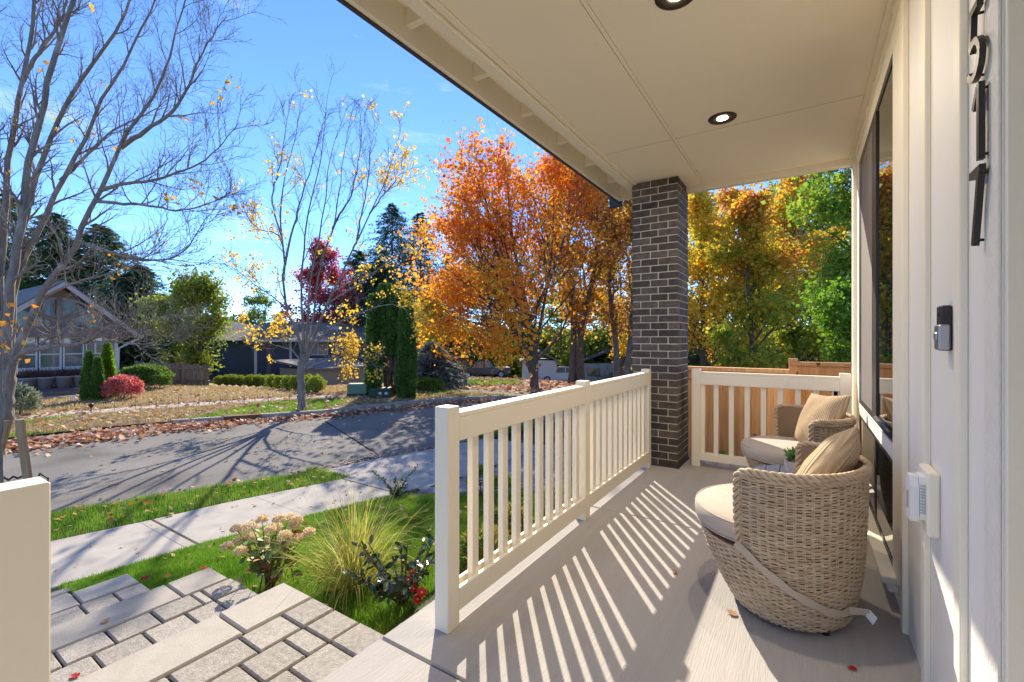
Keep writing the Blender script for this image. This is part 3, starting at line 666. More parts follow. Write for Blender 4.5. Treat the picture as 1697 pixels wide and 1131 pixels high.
# second, broad outer rim strand over the back
path2 = [surf(a, RIM - .02, .004) for a in np.linspace(ARM + .05, 2 * math.pi - ARM - .05, 60)]
B2V, B2F = braid(path2, r=.007, hr=.006, tw=75)
lin = MB()
lin.lathe([(rad(z) - .010, z) for z in np.linspace(.03, SEAT, 8)], 48)
linV = [(sq(x + cxo(z)), y, z) for x, y, z in lin.v]
l2 = MB(); l2.lathe([(rad(z) - .010, z) for z in np.linspace(SEAT - .02, RIM - .008, 6)], 40, a0=ARM + .01, a1=2 * math.pi - ARM - .01)
l2.v = [(sq(x), y, z) for x, y, z in l2.v]
def chair(label, loc, rotz, protos):
    t = thing('wicker_chair', label, 'chair', loc, rotz, 'round wicker armchairs on the porch')
    if protos: 
        for p in protos: c = p.copy(); link(c, t)
        return t, None
    ps = [part_np('woven_wicker', WV, WF, M['wicker'], t, True, True, 'stuff'), part_np('stake', SV, SF, M['wicker'], t, True, True, 'stuff'),
          part_np('braided_rim', np.concatenate([BV, B2V]), np.concatenate([BF, B2F + len(BV)]), M['wicker'], t, True, True)]
    a = MB(); a.add(linV, lin.f, True); a.add(l2.v, l2.f, True); a.add(*(lambda m_: ([(sq(x), y, z) for x, y, z in m_.v], m_.f))(MB().lathe([(0, SEAT), (rad(SEAT) - .012, SEAT)], 48)))
    ps.append(a.build('liner', M['liner'], t, True, fixn=False))
    for ax in range(4):
        q = math.pi / 4 + ax * math.pi / 2; x, y = -.055 + .21 * math.cos(q), .21 * math.sin(q)
        ps.append(MB().lathe([(0, 0), (.016, 0), (.018, .03), (0, .03)], 10, (x, y, 0)).build('foot', M['black'], t, True))
    return t, ps
C1, C2 = (-.085, 2.475, 0), (-.035, 3.985, 0)
R1, R2 = math.atan2(.28, -.96), math.atan2(-.31, -.95)
ch1, ps = chair('nearer round wicker chair with a strap hanging across its back', C1, R1, None)
ch2, _ = chair('farther round wicker chair against the short railing', C2, R2, ps)
def cushion(label, loc, rotz, strap):
    t = thing('seat_cushion', label, 'cushion', (loc[0], loc[1], SEAT), rotz, 'round seat cushions')
    r = .345; c = MB()
    prof = [(0, .118), (.15, .117), (.26, .112), (.315, .104), (.338, .094), (.346, .085), (.348, .06), (.346, .032), (.336, .015), (.30, .004), (.2, .001), (0, 0)]
    c.lathe(prof, 64, (.045, 0, .002))
    # slightly soft surface
    c.v = [(x * (.86 if x < 0 else 1), y, z + (.004 * math.sin(9 * x + 2) * math.cos(11 * y) if z > .05 else 0)) for x, y, z in c.v]
    c.build('cover', M['cushion'], t, True)
    for z, rr in ((.0935, .340), (.019, .340)):
        MB().tube([((.045 + rr * math.cos(a)) * (.86 if .045 + rr * math.cos(a) < 0 else 1), rr * math.sin(a), z) for a in np.linspace(0, 2 * math.pi, 73)], .0042, 6, False).build('piping', M['cushion'], t, True)
    if strap:
        a = np.linspace(1.40, 2.95, 60); z = np.interp(a, [1.40, 1.6, 2.0, 2.45, 2.7, 2.95], [.355, .30, .205, .125, .105, .118])
        P = np.array([surf(th, zz, .0135) for th, zz in zip(a, z)]); P[-6:] += (np.array([math.cos(2.95), math.sin(2.95), 0]) * np.linspace(0, .05, 6)[:, None])
        N_ = np.stack([np.cos(a), np.sin(a), 0 * a], 1); T = np.gradient(P, axis=0); T /= np.linalg.norm(T, axis=1, keepdims=True); W_ = np.cross(T, N_); W_ /= np.linalg.norm(W_, axis=1, keepdims=True)
        W_ *= (.015 + .002 * np.sin(np.arange(60) * .5))[:, None]
        P[:, 2] -= SEAT
        V = np.concatenate([P + W_ + N_ * .001, P - W_ + N_ * .001, P - W_ - N_ * .001, P + W_ - N_ * .001], 1).reshape(-1, 4, 3).reshape(-1, 3)
        V = np.stack([P + W_ + N_ * .001, P - W_ + N_ * .001, P - W_ - N_ * .001, P + W_ - N_ * .001], 1).reshape(-1, 3)
        F = [(q * 4 + e, q * 4 + (e + 1) % 4, q * 4 + 4 + (e + 1) % 4, q * 4 + 4 + e) for q in range(59) for e in range(4)] + [(236, 237, 238, 239)]
        s = MB(); s.add(V, F, False); s.build('tie_strap', M['webbing'], t, True)
        e = P[-1]; d = T[-1]; s = MB(); w = np.array([0, 0, 1.])
        s.add([e + w * .012 + d * 0, e - w * .016 - d * .012, e - w * .050 + d * .012, e - w * .02 + d * .028], [(0, 1, 2, 3)]).build('care_tag', M['plastic'], t, True)
    return t
cushion('round beige seat cushion with a dangling strap on the nearer wicker chair', C1, R1, True)
cushion('round beige seat cushion on the farther wicker chair', C2, R2, False)
def rib_mat(name, c, c2):
    m, N, L, B = nmat(name); B.inputs['Roughness'].default_value = .9; B.inputs['Specular IOR Level'].default_value = .2
    tc = N.new('ShaderNodeTexCoord'); wv = N.new('ShaderNodeTexWave'); wv.inputs['Scale'].default_value = 24; wv.inputs['Distortion'].default_value = .6; wv.inputs['Detail Scale'].default_value = 6; wv.inputs['Detail'].default_value = 3
    wv.bands_direction = 'X'; L.new(tc.outputs['Object'], wv.inputs[0])
    w2 = N.new('ShaderNodeTexWave'); w2.inputs['Scale'].default_value = 60; w2.bands_direction = 'Y'; L.new(tc.outputs['Object'], w2.inputs[0])
    ml = N.new('ShaderNodeMath'); ml.operation = 'MULTIPLY_ADD'; ml.inputs[1].default_value = .35; L.new(w2.outputs['Fac'], ml.inputs[0]); L.new(wv.outputs['Fac'], ml.inputs[2])
    rp = N.new('ShaderNodeValToRGB'); rp.color_ramp.elements[0].color = (*c2, 1); rp.color_ramp.elements[1].color = (*c, 1); L.new(wv.outputs['Fac'], rp.inputs[0]); L.new(rp.outputs[0], B.inputs['Base Color'])
    bp = N.new('ShaderNodeBump'); bp.inputs['Strength'].default_value = .9; bp.inputs['Distance'].default_value = .006; L.new(ml.outputs[0], bp.inputs['Height']); L.new(bp.outputs[0], B.inputs['Normal']); return m
M['knit'] = rib_mat('ribbed_knit', (.66, .49, .30), (.54, .385, .22))
def pillow(label, loc, rot, w=.42, h=.42, th=.085):
    n = 26; g = np.linspace(-1, 1, n); U, Vv = np.meshgrid(g, g)
    bul = (np.clip(1 - np.abs(U) ** 2.6, 0, 1) * np.clip(1 - np.abs(Vv) ** 2.6, 0, 1)) ** .55
    pin = 1 - .10 * (1 - np.abs(U) ** 1.5) * np.abs(Vv) ** 3; pin2 = 1 - .10 * (1 - np.abs(Vv) ** 1.5) * np.abs(U) ** 3
    X = U * w / 2 * pin2; Y = Vv * h / 2 * pin
    Z = bul * th + .006 * np.sin(U * 7 + 1) * np.cos(Vv * 5) * bul
    top = np.stack([X, Y, Z], -1).reshape(-1, 3); bot = np.stack([X, Y, -Z * .9], -1).reshape(-1, 3)
    i = (np.arange(n - 1)[:, None] * n + np.arange(n - 1)[None]).ravel(); F = np.stack([i, i + 1, i + 1 + n, i + n], 1)
    o = part_np('throw_pillow', np.concatenate([top, bot]), np.concatenate([F, F[:, ::-1] + n * n]), M['knit'], None, True)
    o.location = loc; o.rotation_euler = rot; tag(o, label, 'pillow', 'ribbed tan throw pillows'); return o
def face_rot(front, tilt, roll):     # pillow standing with its face toward `front` (plan direction), leaning back by tilt, spun by roll
    f = Vector((front[0], front[1], 0)).normalized(); up = Vector((0, 0, 1))
    nrm = (f * math.cos(tilt) + up * math.sin(tilt)).normalized(); side = up.cross(nrm).normalized(); top = nrm.cross(side)
    m = Matrix((side, top, nrm)).transposed(); return (m @ Matrix.Rotation(roll, 3, 'Z')).to_euler()
pillow('tan ribbed throw pillow propped in the nearer wicker chair', (.075, 2.50, .605), face_rot((-.9, .25), R(28), R(38)), .40, .40)
pillow('tan ribbed throw pillow leaning in the farther wicker chair', (.09, 4.02, .62), face_rot((-.85, -.5), R(24), R(6)), .43, .43, .075)
TB = (-.06, 3.20)
t = thing('side_table', 'low round side table with a blue grey top between the chairs', 'table', (*TB, 0))
M['bluetop'] = mat('blue_grey_top', (.20, .225, .27), (.25, .275, .32), scale=30, rough=.45)
for q in range(6):
    x0 = -.225 + q * .076; hw = math.sqrt(max(.0, .225 ** 2 - min(abs(x0), abs(x0 + .07)) ** 2))
    pts = []; 
    xs = np.linspace(x0, x0 + .07, 5); pts = [(TB[0] + x, TB[1] - math.sqrt(max(0, .226 ** 2 - x * x))) for x in xs] + [(TB[0] + x, TB[1] + math.sqrt(max(0, .226 ** 2 - x * x))) for x in xs[::-1]]
    MB().prism(pts, .384, .40, 'z').build('slat', M['bluetop'], t)
MB().lathe([(.15, .02), (.19, .10), (.205, .25), (.215, .378), (.20, .383), (0, .383)], 48, (*TB, 0)).build('base', M['wicker'], t)
PT = (-.04, 3.10)
t = thing('succulent', 'small green succulent in a pale speckled pot on the side table', 'potted plant', (*PT, .40))
M['pot'] = mat('speckled_pot', (.50, .45, .40), (.38, .34, .30), scale=60, rough=.8, bump=.3, bscale=120)
MB().lathe([(0, 0), (.052, 0), (.060, .02), (.066, .115), (.060, .115), (.058, .098), (0, .098)], 32, (*PT, .40)).build('pot', M['pot'], t)
M['succ'] = mat('succulent_leaf', (.06, .17, .03), (.13, .30, .06), scale=25, rough=.45)
def fleshy(L_=.07, W_=.015):
    V = []; secs = [(0, .5), (.35, 1), (.7, .8), (1, .03)]
    for tt, ww in secs: V += [(-W_ * ww, L_ * tt, .012 * tt * tt), (0, L_ * tt, -.006 * ww + .012 * tt * tt), (W_ * ww, L_ * tt, .012 * tt * tt), (0, L_ * tt, .005 * ww + .012 * tt * tt)]
    F = [(q * 4 + e, q * 4 + (e + 1) % 4, q * 4 + 4 + (e + 1) % 4, q * 4 + 4 + e) for q in range(3) for e in range(4)]
    return V, F
lm = None
for q in range(26):
    a = q * 2.4; el = R(14 + q * 2.3)
    if lm is None: o = MB().add(*fleshy(), smooth=True).build('leaf', M['succ'], t, True); lm = o.data
    else: o = link(bpy.data.objects.new('leaf', lm), t)
    o.location = (0, 0, .115 + .0004 * q); o.rotation_euler = Matrix.Rotation(a, 3, 'Z').to_euler(); o.rotation_euler = (Matrix.Rotation(a, 3, 'Z') @ Matrix.Rotation(el, 3, 'X')).to_euler(); o.scale = [1.5 - .024 * q] * 3

# ------------------------------------------------------------------ things on the wall
def stroke(path, w):
    P = [Vector((*p, 0)) for p in path]; n = len(P); L_ = []; R_ = []
    for q in range(n):
        d0 = (P[q] - P[q - 1]).normalized() if q else None; d1 = (P[q + 1] - P[q]).normalized() if q < n - 1 else None
        if d0 is None: d = d1; s = 1
        elif d1 is None: d = d0; s = 1
        else: d = (d0 + d1).normalized(); s = 1 / max(.45, d.dot(d1))
        nr = Vector((-d.y, d.x, 0)); L_.append(P[q] + nr * w / 2 * s); R_.append(P[q] - nr * w / 2 * s)
    return [(p.x, p.y) for p in L_] + [(p.x, p.y) for p in R_[::-1]], n
def digit(label, strokes, w, z, yc, pins):
    t = thing('house_number', label, 'house number', (.345, yc, z), 0, 'black house number digits')
    mb = MB()
    for q_, path in enumerate(strokes):
        P, n = stroke(path, w); fx, bx = .3335 - .0004 * q_, .345 - .0003 * q_
        V = [(fx, yc - x, z + y) for x, y in P] + [(bx, yc - x, z + y) for x, y in P]; m_ = len(P); F = []
        for q in range(n - 1): F += [(q, q + 1, m_ - 2 - q, m_ - 1 - q), (m_ + q, m_ + m_ - 1 - q, m_ + m_ - 2 - q, m_ + q + 1)]
        F += [(q, (q + 1) % m_, m_ + (q + 1) % m_, m_ + q) for q in range(m_)]
        mb.add(V, F)
    mb.build('digit', M['black'], t)
    for (x, y) in pins: MB().tube([(.344, yc - x, z + y), (WX - .001, yc - x, z + y)], .0035, 8).build('standoff_pin', M['black'], t)
arc = [(.031 + .044 * math.cos(a), .050 + .042 * math.sin(a)) for a in np.linspace(R(118), R(-150), 20)]
yD = 1.497
digit('black numeral 5 mounted highest on the wall', [[(.064, .17), (.013, .17), (.006, .088)], [(.004, .080)] + arc], .017, 1.832, yD + .035, [(.03, .012), (.02, .165)])
digit('black numeral 1 mounted between the 5 and the 7', [[(.036, 0), (.036, .178)], [(.030, .17), (.000, .128)]], .017, 1.634, yD + .004, [(.036, .165), (.036, .012)])
digit('black numeral 7 mounted lowest on the wall', [[(-.012, .17), (.066, .17)], [(.058, .176), (.012, 0)]], .017, 1.442, yD + .02, [(.055, .16), (.016, .012)])
t = thing('doorbell', 'video doorbell with black top and silver lower face', 'doorbell', (WX, 1.83, 1.185))
MB().cbox(.331, WX, 1.79, 1.842, 1.185, 1.318, .004).build('body', M['black'], t)
MB().cbox(.326, .352, 1.786, 1.844, 1.187, 1.262, .004).build('faceplate', M['silver'], t)
m_ = MB(); m_.add([(.3255 - .004 * c_, 1.815 + r__ * math.cos(a), 1.228 + r__ * math.sin(a)) for c_, r__ in ((0, .014), (1, .012)) for a in np.linspace(0, 2 * math.pi, 20, endpoint=False)], [(q, (q + 1) % 20, 20 + (q + 1) % 20, 20 + q) for q in range(20)] + [list(range(20, 40))]); m_.build('button', M['silver'], t)
m_ = MB(); m_.add([(.3305 - .002 * c_, 1.815 + r__ * math.cos(a), 1.293 + r__ * math.sin(a)) for c_, r__ in ((0, .010), (1, .008)) for a in np.linspace(0, 2 * math.pi, 16, endpoint=False)], [(q, (q + 1) % 16, 16 + (q + 1) % 16, 16 + q) for q in range(16)] + [list(range(16, 32))]); m_.build('lens', M['glass'], t)
t = thing('outlet_box', 'white weatherproof outlet cover on a cream mounting block', 'outlet', (WX, 1.99, .6))
MB().cbox(.325, WX, 1.925, 2.065, .59, .795, .006).build('mounting_block', M['paint'], t)
m_ = MB(); m_.prism([(1.958, .632), (1.95, .65), (1.95, .752), (1.96, .77), (2.03, .77), (2.04, .752), (2.04, .65), (2.032, .632)], .311, .325, 'x'); m_.build('cover_base', M['plastic'], t)
m_ = MB(); m_.prism([(1.966, .622), (1.956, .636), (1.956, .738), (1.974, .768), (2.018, .768), (2.036, .738), (2.036, .636), (2.026, .622)], .288, .310, 'x'); m_.build('cover', M['plastic'], t)
MB().cbox(.2865, .289, 1.98, 2.012, .655, .715, .001).build('window', M['clear'], t)
m_ = MB()
for q in range(10): m_.box(.3115, .3235, 1.946, 1.9495, .654 + q * .0098, .658 + q * .0098)
m_.build('rib', M['clear'], t, kind='stuff')
# fallen leaves that lie singly on the porch
M['leaf_red'] = leaf_mat('red_fallen_leaf', [(.45, .03, .02), (.35, .02, .02)], trans=.3)
M['leaf_tan'] = leaf_mat('tan_fallen_leaf', [(.50, .30, .18), (.42, .22, .12)], trans=.2)
def fallen_leaf(label, x, y, z, s, rot, m, grp='single fallen leaves'):
    pts = [(0, -.5), (.25, -.38), (.42, -.05), (.2, .1), (.36, .35), (.1, .32), (0, .62), (-.1, .32), (-.36, .35), (-.2, .1), (-.42, -.05), (-.25, -.38)]
    V = [(px * s, py * s, .004 + .10 * s * (abs(px) * 1.2) ** 1.3 + .06 * s * (py + .5) ** 2) for px, py in pts] + [(0, 0, .004)]
    mb = MB(); mb.add(V, [(q, (q + 1) % 12, 12) for q in range(12)])
    mb.tube([(0, -.5 * s, .005), (.05 * s, -.8 * s, .006), (.14 * s, -1.05 * s, .012)], .0008, 4)
    o = mb.build('fallen_leaf', m, None, fixn=False); o.location = (x, y, z + .002); o.rotation_euler = (0, 0, rot); tag(o, label, 'leaf', grp)
def fl(u, v): 
    d = FOC * EYE / (v - V0); return at(u, d)
fallen_leaf('bright red fallen leaf on the porch floor by the wall', *fl(1412, 1110), 0, .034, 2.2, M['leaf_red'])
fallen_leaf('small tan fallen leaf between the sun stripes near the chair', *fl(1118, 950), 0, .036, .6, M['leaf_tan'])
fallen_leaf('tiny reddish leaf on the porch floor joint', *fl(1055, 857), 0, .018, 1.2, M['leaf_red'])
fallen_leaf('brown curled leaf at the foot of the nearer wicker chair', *fl(1213, 1018), 0, .05, 1.0, M['leaf_tan'])
def flz(u, v, z):
    d = FOC * (EYE - z) / (v - V0); return at(u, d)
fallen_leaf('pale curled leaf on the second step', *flz(175, 1031, -.36), -.36, .05, .9, M['leaf_tan'])
fallen_leaf('dark red leaf on the step at the bottom left', *flz(124, 1122, -.36), -.36, .045, 1.9, M['leaf_red'])
fallen_leaf('orange leaf on the grass beside the lowest step', *flz(242, 963, -.8), -.78, .085, .4, M['leaf_red'])

# ------------------------------------------------------------------ foliage tools
def unit(v): return v / (np.linalg.norm(v, axis=-1, keepdims=True) + 1e-9)
def leaves(P, D, L_, W_, fold=.25, up=None):
    """kite-shaped leaves, each two triangles folded on the midrib"""
    n = len(P); D = unit(D); L_ = np.broadcast_to(np.asarray(L_, float), (n,))[:, None]; W_ = np.broadcast_to(np.asarray(W_, float), (n,))[:, None]
    ref = unit(rng.normal(size=(n, 3))) if up is None else unit(np.asarray(up) + rng.normal(size=(n, 3)) * .35)
    S = unit(np.cross(D, ref)); N_ = np.cross(S, D)
    mid = P + D * L_ * .45
    V = np.stack([P, mid + S * W_ * .5 + N_ * W_ * fold, P + D * L_, mid - S * W_ * .5 + N_ * W_ * fold], 1).reshape(-1, 3)
    b = np.arange(n)[:, None] * 4
    F = np.concatenate([b + np.array([0, 1, 2]), b + np.array([0, 2, 3])], 1).reshape(-1, 3)
    return V, F
def smooth_path(pts, n):
    P = np.array(pts, float); m = len(P); d = np.concatenate([[0], np.cumsum(np.linalg.norm(np.diff(P, axis=0), axis=1))]); d /= d[-1]
    u = np.linspace(0, 1, n); T = np.gradient(P, d, axis=0) if m > 2 else np.repeat((P[1:] - P[:1]), 2, 0)
    out = np.zeros((n, 3))
    for q, x in enumerate(u):
        s = min(m - 2, max(0, np.searchsorted(d, x, side='right') - 1)); h = d[s + 1] - d[s]; t = (x - d[s]) / h
        out[q] = (2*t**3-3*t**2+1)*P[s] + (t**3-2*t**2+t)*h*T[s] + (-2*t**3+3*t**2)*P[s+1] + (t**3-t**2)*h*T[s+1]
    return out
def spawn(P, Rr, m, length, t0=.2, t1=1.0, spread=.8, up=.25, wob=.12, n=7, rr=.5, lfun=None, rmin=.004, taper=.85):
    """m children on each parent curve; returns curves and radii"""
    B, k_, _ = P.shape
    t = t0 + (t1 - t0) * ((np.arange(m)[None] + rng.random((B, m))) / m)
    x = t * (k_ - 1); i = np.clip(x.astype(int), 0, k_ - 2); f = (x - i)[..., None]
    bi = np.arange(B)[:, None]
    S = P[bi, i] * (1 - f) + P[bi, i + 1] * f; T = unit(P[bi, i + 1] - P[bi, i]); r0 = (Rr[bi, i] * (1 - f[..., 0]) + Rr[bi, i + 1] * f[..., 0])
    a = unit(np.cross(T, rng.normal(size=T.shape)))
    upv = up(t) if callable(up) else np.full(t.shape, up)
    zv = np.stack([0 * upv, 0 * upv, upv], -1)
    D = unit(T * math.cos(spread) + a * math.sin(spread) + zv)
    L_ = np.asarray(length) * (np.ones_like(t) if lfun is None else lfun(t)) * (.65 + .6 * rng.random(t.shape))
    pl = np.linalg.norm(np.diff(P, axis=1), axis=2).sum(1)[:, None]
    step = (L_ / (n - 1))[..., None]; C = [S]; d = D
    for q in range(n - 1):
        d = unit(d + rng.normal(size=d.shape) * wob + zv * .25); C.append(C[-1] + d * step)
    C = np.stack(C, 2).reshape(B * m, n, 3)
    r0 = np.maximum(rmin, np.minimum(r0 * rr, 1)).reshape(-1)
    Rn = np.maximum(rmin * .6, r0[:, None] * (1 - taper * np.linspace(0, 1, n)[None]))
    return C, Rn
def along(C, per, jit, t0=.15, t1=1.0):
    B, n, _ = C.shape; t = t0 + (t1 - t0) * rng.random((B, per)); x = t * (n - 1); i = np.clip(x.astype(int), 0, n - 2); f = (x - i)[..., None]; b = np.arange(B)[:, None]
    P = C[b, i] * (1 - f) + C[b, i + 1] * f; D = C[b, i + 1] - C[b, i]
    return P.reshape(-1, 3) + rng.normal(size=(B * per, 3)) * jit, unit(D.reshape(-1, 3))
def merge(parts):
    V = []; F = []; n = 0
    for v, f in parts: V.append(v); F.append(f + n); n += len(v)
    return np.concatenate(V), np.concatenate(F)
def tree(name, label, cat, base, height, crown_r, bark, lmat, r0=.2, stems=None, nleaf=12000, lsize=.16, first=.22, limbs=16, twigs=7, sub=5, lean=(0, 0), group=None, shape='round', up=.35, spread=.9, jit=.16, sides=7, droop=-.15, leafy=None):
    base = np.array(base, float); t = thing(name, label, cat, tuple(base), 0, group)
    if stems is None: stems = [[(0, 0, -.1), (lean[0] * .3, lean[1] * .3, height * .35), (lean[0] * .7 + rng.normal() * .1, lean[1] * .7 + rng.normal() * .1, height * .7), (lean[0], lean[1], height * .97)]]
    S = np.stack([smooth_path(np.array(s_) + base, 14) for s_ in stems]); u = np.linspace(0, 1, 14)
    SR = np.stack([r0 * (.95 if len(stems) == 1 else .8 if s_[0][2] < 1 else .42) * (1 - .92 * u ** .8) * np.where(u < .05, 1.35, 1) for s_ in stems])
    prof = {'round': lambda q: np.sin(np.pi * np.clip((q - first) / (1.12 - first), .08, 1)) ** .7, 'broad': lambda q: np.interp(q, [first, first + .12, .45, .7, .9, 1], [.95, 1.05, .85, .55, .3, .15]), 'oval': lambda q: np.interp(q, [first, .4, .6, .85, 1], [.6, .9, .9, .5, .2])}[shape]
    A, AR = spawn(S, SR, limbs, crown_r, first, 1, spread, (lambda q: up * (-.25 + 1.7 * q)) if shape == 'broad' else up, .10, 9, .55, prof, .012)
    la = np.linalg.norm(np.diff(A, axis=1), axis=2).sum(1)[:, None]
    B, BR = spawn(A, AR, twigs, np.maximum(la * .55, crown_r * .16), .15, 1, .9, .12, .14, 7, .6, lambda q: 1.15 - .6 * q, .007)
    lb = np.linalg.norm(np.diff(B, axis=1), axis=2).sum(1)[:, None]
    C, CR = spawn(B, BR, sub, np.maximum(lb * .6, crown_r * .09) * rng.choice([.6, 1, 1.6], (len(B), 1)), .1, 1, .85, .15, .16, 4, .6, None, .004)
    part_np('trunk', *tube_arrays(S, SR, sides + 2), bark, t, True)
    part_np('limb', *merge([tube_arrays(A, AR, sides), tube_arrays(B, BR, 4), tube_arrays(C, CR, 3)]), bark, t, True, kind='stuff')
    per = max(1, int(math.ceil(nleaf * 1.35 / len(C))))
    P, D = along(C, per, jit * np.where(rng.random((len(C) * per, 1)) < .3, 2.4, 1.0))
    tw_ = np.repeat(rng.random(len(C)), per); L0 = P - base
    gap = np.sin(L0[:, 0] * 2.3 + base[0]) * np.sin(L0[:, 1] * 2.1 + base[1]) + np.sin(L0[:, 2] * 2.6 + base[0]) * .8 + .7 * np.sin(L0[:, 0] * 5.1) * np.sin(L0[:, 2] * 4.7 + L0[:, 1] * 3.3)
    keep = (tw_ > .16) & (rng.random(len(P)) < np.clip(.68 + .50 * gap, .06, 1))
    if leafy is not None: keep = leafy(P - base)
    P = P[keep]; D = D[keep]
    D = unit(D * .5 + rng.normal(size=D.shape) + np.array([0, 0, droop]))
    sz = lsize * (.45 + 1.0 * rng.random(len(P)) ** 1.3)
    part_np('crown', *leaves(P, D, sz, sz * .85), lmat, t, kind='stuff')
    return t
def blob_leaves(c, rad, n, size, flat=.0, shell=.55, noise=.12):
    """leaf positions and directions in the outer part of a lumpy ellipsoid"""
    d = unit(rng.normal(size=(n, 3))); d[:, 2] = np.where(d[:, 2] < -.55, -d[:, 2], d[:, 2]); d = unit(d)
    k_ = 1 + noise * (np.sin(d[:, 0] * 5 + c[0]) * np.cos(d[:, 1] * 6 + c[1]) + .6 * np.sin(d[:, 2] * 9 + c[0] * 3))
    r = (shell + (1 - shell) * rng.random(n) ** .5) * k_
    P = np.array(c) + d * r[:, None] * np.array(rad); D = unit(d + rng.normal(size=d.shape) * .7 + np.array([0, 0, .25]))
    return P, D
def shrub(name, label, base, rad, lmat, n=3000, lsize=.05, group=None, stem=None, cz=None, cat='shrub', ns=9, asp=.5, core=None):
    base = np.array(base, float); t = thing(name, label, cat, tuple(base), 0, group); cz = rad[2] * .95 if cz is None else cz
    P, D = blob_leaves(base + np.array([0, 0, cz]), rad, n, lsize); sz = lsize * (.6 + .7 * rng.random(n))
    part_np('foliage', *leaves(P, D, sz, sz * asp), lmat, t, kind='stuff')
    a = rng.random(ns) * 6.28; e = np.stack([np.cos(a) * rad[0] * .6, np.sin(a) * rad[1] * .6, np.full(ns, cz * 1.1)], 1)
    C = np.stack([base + np.array([0, 0, -.05]) + e * q_ ** 1.2 for q_ in np.linspace(0, 1, 5)], 1)
    part_np('stem', *tube_arrays(C, np.tile(np.linspace(.014, .006, 5) * max(1, rad[2]), (ns, 1)), 4), stem or M['bark_dark'], t, kind='stuff')
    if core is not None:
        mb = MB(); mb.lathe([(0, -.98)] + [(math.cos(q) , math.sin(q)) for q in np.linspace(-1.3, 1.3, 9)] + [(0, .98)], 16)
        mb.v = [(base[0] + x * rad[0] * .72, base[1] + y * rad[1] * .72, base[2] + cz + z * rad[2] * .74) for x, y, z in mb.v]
        mb.build('inner_core', core, t)
    return t
def cone_shrub(name, label, base, r, h, lmat, n=3500, lsize=.09, group=None, power=.75, bare=0, core=True, cat='evergreen'):
    base = np.array(base, float); t = thing(name, label, cat, tuple(base), 0, group)
    z = bare + (1 - bare) * rng.random(n) ** 1.15; a = rng.random(n) * 6.283
    pr = np.minimum(1, (1.02 - z)) ** power * (1 - .25 * np.clip(.15 - z, 0, 1) / .15)
    rr = r * pr * (.72 + .3 * rng.random(n) + .10 * np.sin(a * 5 + z * 9))
    P = base + np.stack([np.cos(a) * rr, np.sin(a) * rr, z * h], 1)
    D = unit(np.stack([np.cos(a) * .55, np.sin(a) * .55, np.full(n, 1.0)], 1) + rng.normal(size=(n, 3)) * .35)
    sz = lsize * (.6 + .8 * rng.random(n))
    part_np('foliage', *leaves(P, D, sz, sz * .42), lmat, t, kind='stuff')
    MB().tube([tuple(base + np.array([0, 0, -.1])), tuple(base + np.array([0, 0, h * .5]))], [.05 * h / 3 + .02, .02], 7).build('trunk', M['bark_red'], t)
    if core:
        mb = MB(); mb.lathe([(r * .78 * min(1, 1.02 - q) ** power, q * h) for q in np.linspace(max(bare, .03), .97, 8)] + [(0, h * .98)], 14, tuple(base)); mb.build('inner_core', M['core_green'], t)
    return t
def conifer(name, label, base, r, h, lmat, n=5000, lsize=.5, group=None, first=.08, power=1.0, droop=-.25, ragged=.3):
    base = np.array(base, float); t = thing(name, label, 'conifer', tuple(base), 0, group)
    nb = max(30, int(n / 45)); zb = first + (1 - first) * (np.arange(nb) + rng.random(nb)) / nb; ab = rng.random(nb) * 6.283
    Lb = r * ((1.0 - zb) ** power * 1.05 + .03) * (1 - ragged + 2 * ragged * rng.random(nb))
    per = 45; q = rng.random((nb, per)) ** .75
    out = np.stack([np.cos(ab), np.sin(ab), np.zeros(nb)], 1); side = np.stack([-np.sin(ab), np.cos(ab), np.zeros(nb)], 1)
    lat = (rng.random((nb, per)) * 2 - 1) * (1 - q * .7) * .32
    P = base + np.stack([np.zeros(nb), np.zeros(nb), zb * h], 1)[:, None] + out[:, None] * (q * Lb[:, None])[..., None] + side[:, None] * (lat * Lb[:, None])[..., None]
    P[..., 2] += (droop * q ** 1.3 + .10 * q) * Lb[:, None] + rng.normal(size=q.shape) * .03 * Lb[:, None]
    D = out[:, None] * .8 + side[:, None] * (np.sign(lat) * .6)[..., None] + rng.normal(size=P.shape) * .25 + np.array([0, 0, -.35])
    P = P.reshape(-1, 3); D = unit(D.reshape(-1, 3)); sz = lsize * (.5 + .8 * rng.random(len(P))) * (.45 + .55 * np.clip(np.repeat(Lb, per) / r, 0, 1))
    part_np('foliage', *leaves(P, D, sz, sz * .36, .12, np.array([0, 0, 1.])), lmat, t, kind='stuff')
    MB().tube([tuple(base + np.array([0, 0, -.3])), tuple(base + np.array([0, 0, h * .98]))], [.016 * h + .04, .015], 8).build('trunk', M['bark_dark'], t)
    return t
M['core_green'] = mat('inner_evergreen', (.018, .03, .012), (.03, .045, .016), scale=12, rough=.9)  # solid dark core set inside the leaf shell
M['core_box'] = mat('inner_boxwood', (.05, .07, .018), (.07, .09, .02), scale=12, rough=.9)
